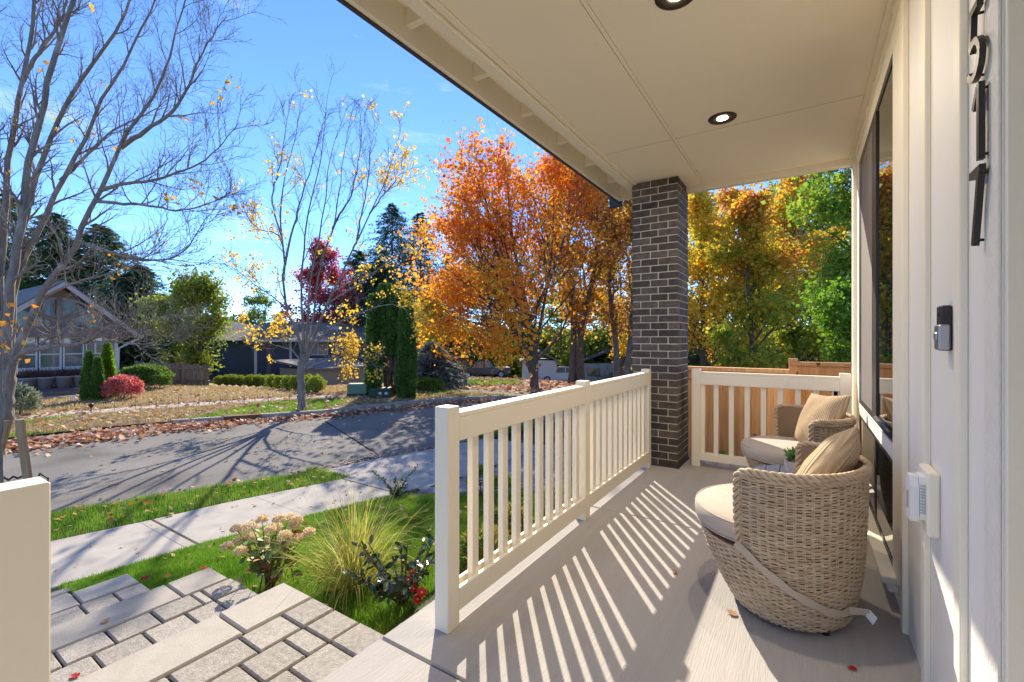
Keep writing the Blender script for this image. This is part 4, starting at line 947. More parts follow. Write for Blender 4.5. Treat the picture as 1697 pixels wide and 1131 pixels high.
LM = {
 'yellow': leaf_mat('yellow_leaf', [(.68, .42, .03), (.80, .56, .04), (.74, .48, .04), (.56, .46, .06)], .55),
 'orange': leaf_mat('orange_maple_leaf', [(.52, .09, .02), (.66, .19, .018), (.74, .30, .02), (.80, .43, .03), (.76, .50, .04)], .6, .38, rise=-.30),
 'amber': leaf_mat('amber_leaf', [(.38, .14, .03), (.56, .25, .03), (.64, .35, .035), (.48, .34, .05), (.28, .27, .04)], .55, .45),
 'brown': leaf_mat('brown_leaf', [(.22, .10, .03), (.36, .18, .04), (.44, .22, .04), (.30, .22, .06)], .5, .6),
 'gold': leaf_mat('golden_leaf', [(.66, .30, .03), (.76, .46, .03), (.70, .52, .04), (.48, .46, .045), (.26, .33, .04)], .58, .42),
 'mixed': leaf_mat('turning_leaf', [(.15, .24, .03), (.26, .34, .03), (.45, .43, .04), (.64, .44, .035), (.62, .24, .03), (.50, .08, .03)], .55, .40, rise=.30),
 'green': leaf_mat('green_maple_leaf', [(.09, .19, .02), (.14, .27, .02), (.20, .33, .03), (.34, .40, .04), (.56, .46, .04)], .5, .45),
 'lime': leaf_mat('bright_green_leaf', [(.11, .22, .015), (.17, .31, .02), (.26, .38, .03)], .55, .8),
 'olive': leaf_mat('olive_leaf', [(.10, .16, .02), (.18, .25, .03), (.30, .33, .04), (.48, .42, .05)], .5, .6),
 'burgundy': leaf_mat('burgundy_leaf', [(.26, .035, .055), (.40, .055, .075), (.52, .09, .09), (.58, .20, .10)], .5, .6),
 'fir': leaf_mat('fir_needles', [(.045, .08, .036), (.07, .12, .05), (.115, .17, .065)], .4, 1.0),
 'fir_green': leaf_mat('cedar_needles', [(.055, .11, .032), (.09, .16, .045), (.14, .22, .06)], .42, .8),
 'blue': leaf_mat('blue_spruce_needles', [(.10, .14, .15), (.16, .21, .22), (.24, .29, .28)], .25, 1.5),
 'arbor': leaf_mat('arborvitae_sprays', [(.05, .12, .022), (.09, .19, .03), (.15, .28, .045)], .3, 2.0),
 'box': leaf_mat('boxwood_leaf', [(.18, .24, .025), (.30, .35, .035), (.44, .46, .05)], .4, 2.0),
 'red': leaf_mat('red_barberry_leaf', [(.36, .05, .06), (.52, .10, .11), (.58, .22, .18), (.30, .16, .08)], .45, 2),
 'lav': leaf_mat('grey_green_leaf', [(.16, .20, .13), (.24, .27, .17), (.30, .30, .18)], .35, 2),
 'shrubg': leaf_mat('shrub_leaf', [(.06, .13, .02), (.12, .21, .03), (.20, .28, .04)], .45, 2),
 'nandina': leaf_mat('nandina_leaf', [(.06, .13, .025), (.12, .19, .03), (.30, .22, .04), (.42, .08, .03)], .5, 4),
 'twig': leaf_mat('dry_twig_leaf', [(.12, .06, .05), (.20, .11, .09)], .3),
}

# ------------------------------------------------------------------ houses across the street
def onx(u, v, X):
    t = (u - U0) / FOC; d = X / (-SN + t * CS); return (d * (CS + t * SN), zat(v, d))
M['siding'] = mat('brown_siding', (.40, .305, .25), (.44, .34, .28), scale=3, rough=.75, bump=.2)
M['siding_dark'] = mat('brown_trim', (.20, .155, .135), rough=.7)
M['paleboard'] = mat('pale_barge_paint', (.50, .44, .41), rough=.7)
M['timber'] = mat('timber_brown', (.28, .21, .175), (.23, .175, .145), scale=6, rough=.7)
M['whitetrim'] = mat('white_trim', (.68, .64, .58), rough=.6)
M['shingle'] = mat('roof_shingles', (.16, .145, .13), (.22, .20, .18), scale=14, rough=.95, bump=.5, bscale=30)
M['shingle_b'] = mat('brown_shingles', (.17, .135, .105), (.22, .175, .135), scale=14, rough=.95, bump=.5, bscale=30)
M['shingle_g'] = mat('grey_shingles', (.10, .10, .105), (.14, .14, .145), scale=14, rough=.95, bump=.5, bscale=30)
M['blue_wall'] = mat('slate_blue_siding', (.065, .075, .10), (.08, .09, .115), scale=3, rough=.75)
M['plum_wall'] = mat('plum_grey_siding', (.075, .068, .085), rough=.75)
M['beige'] = mat('beige_wall', (.40, .33, .27), (.36, .295, .24), scale=2, rough=.85)
M['deck'] = mat('red_deck', (.16, .075, .075), (.20, .10, .10), scale=9, rough=.7)
M['pale_wall'] = mat('pale_grey_wall', (.42, .43, .45), rough=.7)
HX = -27.0; G0 = float(gz(HX, 6))
bh = thing('brown_house', 'brown gabled house with an arched gable window and white framed windows', 'house', (HX, 5.7, G0))
yl, yr, zE = 3.55, 7.72, 1.72; ya = 5.75; za = 3.62
MB().prism([(yl, G0 - .3), (yr, G0 - .3), (yr, zE), (ya, za - .12), (yl, zE)], HX - 9, HX, 'x').build('wall', M['siding'], bh)
zz = G0 + .05
nb_ = 0
bme = None
while zz < zE - .02:                                   # lap siding boards
    MB().prism([(0, zz), (.018, zz), (.006, zz + .135), (0, zz + .135)], yl - .01, yr + .01, 'y').build('siding_board', M['siding'], bh)
    bh.children[-1].location = (0, 0, 0); zz += .14
for o in [c for c in bh.children if c.name.startswith('siding_board')]:
    o.location.x = HX - 0 - 0 + .0; o.location = (HX, 0, 0)
    o.location = (HX - 0.0, 0, 0)
for ys, nm in ((-1, 'a'), (1, 'b')):
    ye = ya + ys * 2.62; zl = zE - .35
    MB().prism([(ya, za + .1), (ye, zl + .1), (ye, zl - .04), (ya, za - .06)], HX - 9.3, HX + .75, 'x').build('roof', M['shingle'], bh)
    MB().prism([(ya, za + .02), (ye, zl + .02), (ye, zl - .20), (ya, za - .20)], HX + .76, HX + .80, 'x').build('barge_board', M['paleboard'], bh)
ye = ya + 2.66; MB().tube([(HX + .8, ye, zE - .36), (HX - 9, ye, zE - .36)], .07, 8).build('gutter', M['whitetrim'], bh)
MB().tube([(HX + .7, ye, zE - .42), (HX + .3, yr + .25, zE - .75), (HX + .06, yr + .02, zE - .95), (HX + .06, yr + .02, G0)], .05, 8).build('downspout', M['whitetrim'], bh)
MB().box(HX, HX + .07, yr - .12, yr, G0, zE - .25).build('corner_board', M['whitetrim'], bh)
MB().box(HX, HX + .42, yl, yr + .05, 1.30, 1.72).build('belly_band', M['siding_dark'], bh)  # trim band, dark brown to put its shadow into the colour
ca, cz_, ry, rzz = 5.72, 1.74, 1.42, 1.22
arcp = [(ca + ry * math.cos(a), cz_ + rzz * math.sin(a)) for a in np.linspace(0, math.pi, 25)]
wnd = MB().prism(arcp, HX + .02, HX + .06, 'x').build('arched_window', M['glass_arch'], bh)
o_, n_ = stroke([(x - ca, y - cz_) for x, y in arcp], .075)
fr_ = MB(); P = [(x + ca, y + cz_) for x, y in o_]; m_ = len(P)
fr_.add([(HX + .12, *p) for p in P] + [(HX + .02, *p) for p in P], [(q, q + 1, m_ - 2 - q, m_ - 1 - q) for q in range(n_ - 1)] + [(q, (q + 1) % m_, m_ + (q + 1) % m_, m_ + q) for q in range(m_)])
fr_.build('frame', M['paleboard'], wnd)
MB().box(HX + .065, HX + .14, ca - .09, ca + .09, cz_, cz_ + rzz).build('king_post', M['timber'], wnd)
for s in (-1, 1): MB().prism([(ca + s * .05, cz_ + .12), (ca + s * .05, cz_ + .30), (ca + s * 1.02, cz_ + .88), (ca + s * 1.10, cz_ + .72)], HX + .066, HX + .13, 'x').build('strut', M['timber'], wnd)
for u0_, u1_ in ((29, 58), (66, 98), (106, 136), (143, 171)):
    ya_, zb = onx(u0_, 605, HX); yb_, zt = onx(u1_, 559, HX); zb = .02; zt = 1.25
    fr_ = MB(); wdt = .09
    fr_.box(HX + .02, HX + .10, ya_ - wdt, yb_ + wdt, zt, zt + .12).box(HX + .02, HX + .12, ya_ - wdt, yb_ + wdt, zb - .14, zb).box(HX + .02, HX + .10, ya_ - wdt, ya_, zb, zt).box(HX + .02, HX + .10, yb_, yb_ + wdt, zb, zt)
    f_ = fr_.build('window', M['whitetrim'], bh)
    MB().box(HX + .021, HX + .05, ya_, yb_, zb, zt).build('pane', M['glass_far'], f_)
    MB().box(HX + .051, HX + .08, ya_, yb_, zb + .52, zb + .57).build('sash_bar', M['whitetrim'], f_)
    if u0_ == 143: MB().box(HX + .051, HX + .08, (ya_ + yb_) / 2 - .03, (ya_ + yb_) / 2 + .03, zb + .57, zt).build('muntin', M['whitetrim'], f_)
dk = thing('wooden_deck', 'low reddish deck with tubs in front of the brown house', 'deck', (-25.6, 5.4, G0))
for q in range(11): MB().box(-27 + .022 + q * .235, -27 + .25 + q * .235, 2.2, 7.1, G0 + .14, G0 + .21).build('board', M['deck'], dk)
MB().box(-24.38, -24.33, 2.2, 7.12, G0 - .05, G0 + .205).build('skirt', M['siding_dark'], dk)
MB().box(-24.2, -23.7, 2.2, 7.0, G0 - .05, G0 + .06).build('step', M['curb'], dk)
M['tub'] = mat('pale_tub', (.40, .36, .32), (.34, .31, .28), scale=8, rough=.8)
for q, (u_, lab) in enumerate(((45, 'pale planter tub, leftmost of the four on the deck'), (74, 'pale planter tub, second from the left on the deck'), (105, 'pale planter tub, third from the left on the deck'), (134, 'pale planter tub half hidden by the dark conifer shrub'))):
    X_ = -26.3; y_ = onx(u_, 650, X_)[0]; t = thing('planter_tub', lab, 'planter', (X_, y_, G0 + .21), 0, 'planter tubs on the deck')
    MB().lathe([(0, 0), (.20, 0), (.30, .42), (.335, .43), (.335, .48), (.30, .48), (.28, .40), (0, .40)], 24, (X_, y_, G0 + .21)).build('tub', M['tub'], t)
    P = np.array([X_, y_, G0 + .60]) + rng.normal(size=(220, 3)) * [.06, .10, .02]; D = unit(np.stack([rng.normal(size=220) * .5, rng.normal(size=220) * .7, np.ones(220)], 1))
    part_np('dried_stems', *leaves(P, D, .30 + .3 * rng.random(220), .02), LM['twig'], t, kind='stuff')
# slate blue split level house further along
BX = -36.0
blue = thing('slate_blue_house', 'slate blue split level house with a low brown roof behind the clipped hedge', 'house', (BX, 26, -2.6))
y0, zt_ = onx(421, 562, BX); y1 = onx(672, 562, BX)[0]
MB().box(BX - 9, BX, y0, y1, -4.5, 1.12).build('wall', M['blue_wall'], blue)
rf = MB(); e = .7; rx = BX - 4.6; zr = 2.85
rf.add([(BX + e, y0 - e, 1.1), (BX + e, y1 + 1, 1.1), (BX - 9.6, y1 + 1, 1.1), (BX - 9.6, y0 - e, 1.1), (rx, y0 + 4.2, zr), (rx, y1 - 1, zr)], [(0, 1, 5, 4), (3, 0, 4), (2, 3, 4, 5), (1, 2, 5), (0, 3, 2, 1)])
rf.build('roof', M['shingle_b'], blue)
MB().box(BX + e, BX + e + .12, y0 - e, y1 + 1, .98, 1.16).build('gutter', M['whitetrim'], blue)
for u_ in (421, 479, 556):
    yy = onx(u_, 600, BX)[0]; MB().box(BX + .001, BX + .12, yy, yy + .16, -4.4 if u_ != 556 else -.2, 1.0).build('corner_board', M['whitetrim'], blue)
for (u_a, u_b, v_t, v_b, mm, nm) in ((508, 524, 565, 587, M['beige'], 'window'), (527, 541, 565, 587, M['beige'], 'window'), (560, 612, 565, 590, M['plum_wall'], 'bay_panel'), (488, 496, 615, 632, M['glass_far'], 'door'), (443, 446, 566, 620, M['siding_dark'], 'downspout')):
    ya_, zt2 = onx(u_a, v_t, BX); yb_, _ = onx(u_b, v_t, BX); zb2 = onx(u_b, v_b, BX)[1]
    f_ = MB().box(BX + .002, BX + .09, ya_ - .1, yb_ + .1, zb2 - .1, zt2 + .1).build(nm, M['whitetrim'] if nm in ('window', 'door') else mm, blue)
    if nm in ('window', 'door'): MB().box(BX + .091, BX + .12, ya_, yb_, zb2, zt2).build('pane', mm, f_)
sk = pt(552, 549, 43); MB().add([(rx + 2.4, onx(546, 549, rx + 2.4)[0], 2.05), (rx + 2.4, onx(566, 549, rx + 2.4)[0], 2.05), (rx + 1.2, onx(566, 549, rx + 1.2)[0] - .3, 2.52), (rx + 1.2, onx(546, 549, rx + 1.2)[0] - .3, 2.52), (rx + 2.4, onx(546, 549, rx + 2.4)[0], 1.6), (rx + 2.4, onx(566, 549, rx + 2.4)[0], 1.6), (rx + 1.2, onx(566, 549, rx + 1.2)[0] - .3, 1.6), (rx + 1.2, onx(546, 549, rx + 1.2)[0] - .3, 1.6)], [(0, 1, 2, 3), (0, 4, 5, 1), (1, 5, 6, 2), (2, 6, 7, 3), (3, 7, 4, 0)]).build('skylight', M['pale_wall'], blue)
ga, gb = onx(640, 540, BX + 1.2)[0], onx(706, 560, BX + 1.2)[0]; gm = (ga + gb) / 2 - .6
MB().prism([(ga, -5), (gb - .5, -5), (gb - .5, .9), (gm, 3.2), (ga, .9)], BX - 4, BX + 1.2, 'x').build('gable_wing', M['plum_wall'], blue)
for s, ye in ((-1, ga - .3), (1, gb)): MB().prism([(gm, 3.45), (ye, .75), (ye, .55), (gm, 3.22)], BX - 4, BX + 1.8, 'x').build('roof', M['shingle_b'] if s < 0 else M['whitetrim'], blue)
ya_, zt2 = onx(679, 586, BX + 1.2); yb_, zb2 = onx(696, 602, BX + 1.2)
f_ = MB().box(BX + 1.201, BX + 1.28, ya_, yb_, zb2, zt2).build('window', M['siding_dark'], blue); MB().box(BX + 1.281, BX + 1.30, ya_ + .1, yb_ - .1, zb2 + .1, zt2 - .1).build('pane', M['glass_far'], f_)
# low garage wing in front of it
CXg = -28.5; ya_ = onx(530, 640, CXg)[0]; yb_ = onx(618, 640, CXg)[0]; ztg = onx(560, 612, CXg)[1]
an = MB().box(CXg - 5, CXg, ya_, yb_, -5, ztg).build('garage_wing', M['beige'], blue)
MB().prism([(CXg + .4, ztg + .02), (CXg - 5.2, ztg + .45), (CXg - 5.2, ztg + .6), (CXg + .4, ztg + .14)], ya_ - .5, yb_ + .5, 'y').build('roof', M['shingle'], an)
gr = thing('grey_roofed_house', 'beige house with a dark grey roof partly hidden behind the slate blue house', 'house', (-47, 22.5, -3))
ya_ = onx(352, 562, -46)[0]; yb_ = onx(470, 562, -46)[0]
MB().box(-54, -46, ya_, yb_, -5, 1.25).build('wall', M['beige'], gr)
MB().add([(-45.2, ya_ - .8, 1.2), (-45.2, yb_ + .8, 1.2), (-54.8, yb_ + .8, 1.2), (-54.8, ya_ - .8, 1.2), (-50, ya_ + 2.5, 3.0), (-50, yb_ - 2.5, 3.0)], [(0, 1, 5, 4), (3, 0, 4), (2, 3, 4, 5), (1, 2, 5), (0, 3, 2, 1)]).build('roof', M['shingle_g'], gr)
yw, zw = onx(408, 575, -46); f_ = MB().box(-45.99, -45.9, yw - 1, yw + .6, -.6, .9).build('window', M['whitetrim'], gr); MB().box(-45.9, -45.87, yw - .9, yw + .5, -.5, .8).build('pane', M['glass_far'], f_)
# white garage and pale house far down the street
x_, y_ = at(888, 46); gzz = float(gz(x_, y_))
gg = thing('white_garage', 'small white garage with a row of little windows behind the orange maple', 'garage', (x_, y_, gzz), YAW)
MB().box(-1.3, 2.1, 0, 5, -.5, 2.05).build('wall', M['whitetrim'], gg, True)
MB().prism([(-1.6, 2.0), (.4, 3.1), (2.4, 2.0), (2.4, 1.85), (.4, 2.9), (-1.6, 1.85)], -.4, 5.3, 'y').build('roof', M['shingle'], gg, True)
for q in range(4): MB().box(-1.05 + q * .42, -.72 + q * .42, -.03, .01, 1.45, 1.75).build('pane', M['glass_far'], gg, True)
x_, y_ = at(992, 60); gzz = float(gz(x_, y_))
ph = thing('pale_house', 'pale blue grey house glimpsed between the brown tree trunks', 'house', (x_, y_, gzz), YAW)
MB().box(-3, 7, 0, 6, -.5, 2.6).build('wall', M['pale_wall'], ph, True)
MB().prism([(-3.5, 2.5), (2, 4.6), (7.5, 2.5), (7.5, 2.3), (2, 4.4), (-3.5, 2.3)], -.5, 6.5, 'y').build('roof', M['shingle_g'], ph, True)
MB().box(-1.5, .2, -.04, .01, .9, 2.0).build('window', M['glass_far'], ph, True)

# ------------------------------------------------------------------ fences
def board_fence(name, label, x0, x1, Y, zb, zt, bw, mats, post_at, cap=True, group='cedar fence sections'):
    t = thing(name, label, 'fence', (x0, Y, zb), 0, group); x = x0; q = 0
    while x < x1 - .01:
        w_ = min(bw * (1 + .04 * random.uniform(-1, 1)), x1 - x)
        MB().cbox(x + .0015, x + w_ - .0015, Y - .009 + .002 * (q % 2), Y + .009 + .002 * (q % 2), zb, zt - .05, .002).build('board', mats, t); x += w_; q += 1
    MB().cbox(x0, x1, Y - .035, Y - .0095, zt - .135, zt - .042, .003).build('trim_rail', mats, t)
    MB().cbox(x0, x1, Y - .065, Y + .07, zt - .040, zt, .003).build('cap_rail', mats, t)
    MB().cbox(x0, x1, Y + .012, Y + .05, zb + .3, zb + .39, .003).build('back_rail', mats, t)
    for p in post_at: MB().cbox(p, p + .09, Y - .045, Y + .045, zb - .2, zt + .035, .004).build('post', mats, t)
    return t
board_fence('cedar_fence', 'lower cedar fence section right behind the short porch railing', -1.42, -.135, 5.3, -.55, .915, .137, M['cedar'], [-1.5])
board_fence('cedar_fence', 'taller cedar fence section running on behind the house corner', -.14, 2.6, 5.9, -.55, .967, .14, M['cedar'], [-.16, 2.2])
def old_fence(label, pts, h, bw=.16, grp='weathered board fences'):
    (ua, va), (ub, vb) = pts; A = gpt(ua, va); B_ = gpt(ub, vb)
    t = thing('board_fence', label, 'fence', A[:3], 0, grp); a = np.array(A[:2]); b = np.array(B_[:2]); L_ = np.linalg.norm(b - a); n = int(L_ / bw); d = (b - a) / L_; nr = np.array([-d[1], d[0]])
    for q in range(n):
        p = a + d * (q * bw + .006); p2 = a + d * (q * bw + bw - .006); z = float(gz(*p)); hh = h + .03 * math.sin(q * 2.1)
        mb = MB(); c = [p - nr * .012, p2 - nr * .012, p2 + nr * .012, p + nr * .012]
        mb.add([(*x, z - .1) for x in c] + [(*x, z + hh) for x in c], [(3,2,1,0),(4,5,6,7),(0,1,5,4),(1,2,6,5),(2,3,7,6),(3,0,4,7)]); mb.build('board', M['old_wood'], t)
    for hh in (.3, h - .2):
        c0 = np.array([*(a + nr * -.03), A[2] + hh]); c1 = np.array([*(b + nr * -.03), B_[2] + hh]); MB().tube([c0, c1], .045, 4).build('rail', M['old_wood'], t)
    for q in range(0, n + 1, 12):
        p = a + d * q * bw; z = float(gz(*p)); MB().box(p[0] - .06, p[0] + .06, p[1] - .06, p[1] + .06, z - .2, z + h + .08).build('post', M['old_wood'], t)
old_fence('weathered board fence between the clipped hedge and the green shrub', ((226, 640), (347, 641)), 1.12)
x_, y_ = at(735, 44); 
old_fence('brown board fence beyond the strip of green lawn', ((735, 634.5), (776, 634.0)), 1.5)

# ------------------------------------------------------------------ utility boxes, hydrant, stakes, small street things
M['box_green'] = mat('pale_green_enamel', (.15, .24, .15), (.13, .21, .13), scale=5, rough=.5)
M['box_dark'] = mat('dark_green_enamel', (.025, .055, .03), rough=.5)
M['box_base'] = mat('dark_base', (.02, .025, .03), rough=.6)
def ubox(label, u, v, wpx, hpx, m, base, stickers):
    x, y, z, d = gpt(u, v); w = wpx * d / FOC / 2; h = hpx * d / FOC
    t = thing('utility_box', label, 'utility box', (x, y, z), YAW + .12, 'electrical boxes by the pavement')
    MB().cbox(-w, w, -.3, .3, 0, h * .22, .01).build('pad', base, t, True)
    MB().cbox(-w * .97, w * .97, -.29, .29, h * .22, h * .72, .015).build('cabinet', m, t, True)
    m_ = MB(); m_.add([(-w, -.31, h * .722), (w, -.31, h * .722), (w, .31, h * .722), (-w, .31, h * .722), (-w * .93, -.22, h), (w * .93, -.22, h), (w * .93, .25, h), (-w * .93, .25, h)], [(0,1,5,4),(1,2,6,5),(2,3,7,6),(3,0,4,7),(4,5,6,7)]); m_.build('lid', m, t, True)
    for sx in stickers: MB().box(sx * w - .05, sx * w + .05, -.295, -.291, h * .42, h * .65).build('sticker', M['whitetrim'], t, True)
    return t
ubox('pale green electrical box on a dark base beside the yellow shrub', 594, 657, 32, 21, M['box_green'], M['box_base'], [])
ubox('dark green electrical box with white stickers under the columnar evergreens', 632, 660, 35, 17, M['box_dark'], M['box_dark'], [0.0, .55])
x, y, z, d = gpt(1003, 634)
t = thing('fire_hydrant', 'small yellow fire hydrant by the pale double trunked tree', 'hydrant', (x, y, z)); M['yellow'] = mat('hydrant_yellow', (.6, .38, .03), rough=.5)
hh = 20 * d / FOC
MB().lathe([(0, 0), (.16, 0), (.16, .05), (.10, .06), (.10, hh * .62), (.14, hh * .64), (.14, hh * .7), (.10, hh * .86), (.04, hh * .95), (0, hh)], 16, (x, y, z)).build('barrel', M['yellow'], t)
MB().tube([(x - .18 * CS, y - .18 * SN, z + hh * .5), (x + .18 * CS, y + .18 * SN, z + hh * .5)], .055, 10).build('outlet', M['yellow'], t)
def stake(label, top, bot, d, w=.085):
    a = np.array(pt(*bot, d)); b = np.array(pt(*top, d)); t = thing('garden_stake', label, 'stake', tuple(a), 0, 'stakes of the young tree')
    s = np.array([CS, SN, 0]) * w / 2; f = np.array([-SN, CS, 0]) * .02
    MB().add([a - s - f, a + s - f, a + s + f, a - s + f, b - s - f, b + s - f, b + s + f, b - s + f], [(3,2,1,0),(4,5,6,7),(0,1,5,4),(1,2,6,5),(2,3,7,6),(3,0,4,7)]).build('post', M['stake'], t)
    m_ = MB(); 
    return t
stake('brown wooden tree stake leaning left above the white post', (32, 696), (56, 864), 5.6)
stake('brown wooden tree stake leaning right at the left edge of the photo', (13, 697), (-33, 864), 5.65)
M['hose'] = mat('black_tie', (.02, .02, .02), rough=.6)
m_ = MB(); m_.tube([pt(q_, w_, 5.6) for q_, w_ in ((4, 790), (14, 796), (22, 790), (30, 793), (40, 788), (50, 792), (62, 796), (66, 785), (80, 793), (79, 802))], .012, 6)
tag(m_.build('tie_cord', M['hose'], None), 'black tie cord looped at the young tree stakes', 'cord')
for lab, u_, v_ in (('solar path light by the deck step', 123, 677), ('solar path light standing in the dry lawn', 151, 690)):
    x, y, z, d = gpt(u_, v_); t = thing('path_light', lab, 'garden light', (x, y, z), 0, 'solar path lights')
    MB().tube([(x, y, z - .05), (x, y, z + .26)], .012, 6).build('stem', M['black'], t)
    MB().lathe([(.03, .24), (.075, .33), (.08, .345), (0, .37)], 14, (x, y, z)).build('lamp_head', M['plastic'] if u_ == 123 else M['bronze'], t)
for q, u_ in enumerate((190, 225, 259, 296, 330, 365, 405, 445, 480)):
    x, y, z, d = gpt(u_, 682 - q * 1.4); t = thing('fence_stake', ['leftmost thin fence stake in the dry lawn, by the red shrub', 'thin fence stake in the dry lawn, second from the left', 'thin fence stake in the dry lawn, third from the left', 'thin fence stake in the dry lawn, fourth from the left', 'thin fence stake in the middle of the row across the dry lawn', 'thin fence stake in the dry lawn, fourth from the right', 'thin fence stake in the dry lawn, third from the right', 'thin fence stake in the dry lawn just left of the red flag', 'rightmost thin fence stake in the dry lawn, beside the yellow tree'][q], 'stake', (x, y, z), 0, 'thin stakes of the low wire fence')
    MB().tube([(x, y, z - .05), (x, y, z + .40)], .007, 5).build('rod', M['bark_red'], t)
x, y, z, d = gpt(426, 683); m_ = MB(); m_.tube([(x, y, z), (x, y, z + .25)], .006, 5); t = thing('marker_flag', 'small bright red marker flag near the far kerb', 'flag', (x, y, z))
m_.build('wire', M['black'], t); M['flag'] = mat('flag_red', (.6, .05, .02), rough=.6); MB().prism([(0, .14), (.13, .17), (.12, .27), (0, .25)], -.003, .003, 'y').build('pennant', M['flag'], t, True)

# ------------------------------------------------------------------ parked vehicles
M['car_white'] = mat('white_car_paint', (.70, .69, .67), rough=.25, coat=.6); M['car_grey'] = mat('dark_grey_car_paint', (.06, .065, .07), rough=.3, coat=.6)
M['tyre'] = mat('tyre_rubber', (.02, .02, .02), rough=.8); M['headlight'] = mat('headlight_lens', (.6, .6, .6), rough=.1)
def vehicle(name, label, cat, base, yaw, body, cabin, roof, L_, W_, paint, wheels, wr):
    t = thing(name, label, cat, base, yaw)
    m_ = MB(); P = body; n = len(P); hw = W_ / 2
    V = [(x, -hw + (.10 if z < .35 or z > .85 else 0), z) for x, z in P] + [(x, hw - (.10 if z < .35 or z > .85 else 0), z) for x, z in P]
    m_.add(V, [list(range(n))[::-1], list(range(n, 2 * n))] + [(q, (q + 1) % n, n + (q + 1) % n, n + q) for q in range(n)]); m_.build('body', paint, t, True)
    m_ = MB(); n = len(cabin); zc0 = min(z for _, z in cabin); zc1 = max(z for _, z in cabin); f = lambda z: hw - .10 - .16 * (z - zc0) / (zc1 - zc0)
    V = [(x, -f(z), z) for x, z in cabin] + [(x, f(z), z) for x, z in cabin]
    m_.add(V, [list(range(n))[::-1], list(range(n, 2 * n))] + [(q, (q + 1) % n, n + (q + 1) % n, n + q) for q in range(n)]); m_.build('window', M['glass_far'], t, True)
    x0, x1 = roof; MB().cbox(x0, x1, -hw + .24, hw - .24, zc1 - .01, zc1 + .05, .02).build('roof', paint, t, True)
    for xp in roof + ((roof[0] + roof[1]) / 2,):
        for s in (-1, 1):
            xb = xp + (-.25 if xp == roof[0] else .2 if xp == roof[1] else 0)
            m_ = MB(); m_.tube([(xb, s * (hw - .095), zc0 - .02), (xp, s * (hw - .25), zc1 + .02)], .04, 6); m_.build('pillar', paint, t, True)
    for x in wheels:
        for s in (-1, 1):
            m_ = MB(); m_.tube([(x, s * (hw - .2), wr), (x, s * (hw + .01), wr)], wr, 20); wo = m_.build('wheel', M['tyre'], t, True)
            m_ = MB(); m_.tube([(x, s * (hw - .15), wr), (x, s * (hw + .018), wr)], wr * .6, 14); m_.build('rim', M['pale_wall'], wo, True)
    xf = min(x for x, _ in body)
    for s in (-1, 1): MB().cbox(xf - .02, xf + .10, s * (hw - .35) - .16, s * (hw - .35) + .16, .62, .78, .02).build('headlight', M['headlight'], t, True)
    return t
x, y = at(926, 47); 
vehicle('parked_car', 'white parked crossover car beyond the brown tree trunks', 'car', (x, y, float(gz(x, y))), YAW + .12,
        [(-2.2, .3), (-2.25, .6), (-2.0, .85), (-1.2, .98), (1.9, 1.02), (2.2, .9), (2.25, .35), (1.9, .25), (-1.9, .22)], [(-1.25, .98), (-.35, 1.5), (1.3, 1.53), (2.0, 1.02)], (-.3, 1.35), 4.5, 1.85, M['car_white'], (-1.4, 1.4), .35)
x, y = at(801, 47)
vehicle('parked_pickup', 'dark grey pickup truck parked by the lawn beyond the orange maple', 'pickup', (x, y, float(gz(x, y))), YAW + .2,
        [(-2.7, .45), (-2.75, .75), (-2.6, 1.0), (-1.4, 1.1), (.9, 1.12), (.95, 1.1), (2.7, 1.1), (2.75, .5), (2.3, .4), (-2.3, .4)], [(-1.3, 1.1), (-.75, 1.68), (.65, 1.7), (.9, 1.1)], (-.7, .6), 5.4, 1.95, M['car_grey'], (-1.75, 1.7), .4)

# ------------------------------------------------------------------ trees traced by their main stems
def traced_tree(name, label, base_uvd, stems, bark, r0, child, lmat=None, nleaf=0, lsize=.13, leafy=None, trunk_n=0, jit=.1, sub=(14, 7, 4), group=None, rexp=.75):
    b = pt(*base_uvd); b = np.array([b[0], b[1], float(gz(b[0], b[1]))]); t = thing(name, label, 'tree', tuple(b), 0, group)
    S = np.stack([smooth_path([pt(*p) for p in st], 22) for st, _, _ in stems])
    u = np.linspace(0, 1, 22); SR = np.stack([ra * (1 - u ** rexp) + rb * u ** rexp for _, ra, rb in stems])
    S[:, 3:-1] += rng.normal(size=S[:, 3:-1].shape) * .012
    if trunk_n: part_np('trunk', *tube_arrays(S[:trunk_n], SR[:trunk_n], 12), bark, t, True)
    for q in range(trunk_n, len(S)): part_np('stem', *tube_arrays(S[q:q + 1], SR[q:q + 1], 9), bark, t, True)
    SS, RR = S[trunk_n:], SR[trunk_n:]
    A, AR = spawn(SS, RR, sub[0], child, .22, 1, .72, .25, .10, 10, .55, lambda q: 1.15 - .55 * q, .008)
    B, BR = spawn(A, AR, sub[1], child * .42, .15, 1, .7, .12, .13, 7, .6, None, .005)
    C, CR = spawn(B, BR, sub[2], child * .19, .1, 1, .7, .05, .16, 4, .7, None, .0038)
    part_np('twig', *merge([tube_arrays(A, AR, 6), tube_arrays(B, BR, 4), tube_arrays(C, CR, 3)]), bark, t, True, kind='stuff')
    if nleaf:
        Cl = C if leafy is None else C[leafy(C[:, 2])]
        if leafy is None: Cl = C[rng.permutation(len(C))[:max(1, nleaf // 5)]]
        P, D = along(Cl, 7 if leafy is not None else 5, jit, .25)
        idx = rng.permutation(len(P))[:nleaf]; P = P[idx]; D = D[idx]
        D = unit(D * .4 + rng.normal(size=D.shape) + np.array([0, 0, -.3])); sz = lsize * (.6 + .7 * rng.random(len(P)))
        part_np('leaf_cover', *leaves(P, D, sz, sz * .9), lmat, t, kind='stuff')
    return t
d = 11.4
def dd(L, a, b): return [(u, v, a + (b - a) * q / (len(L) - 1)) for q, (u, v) in enumerate(L)]
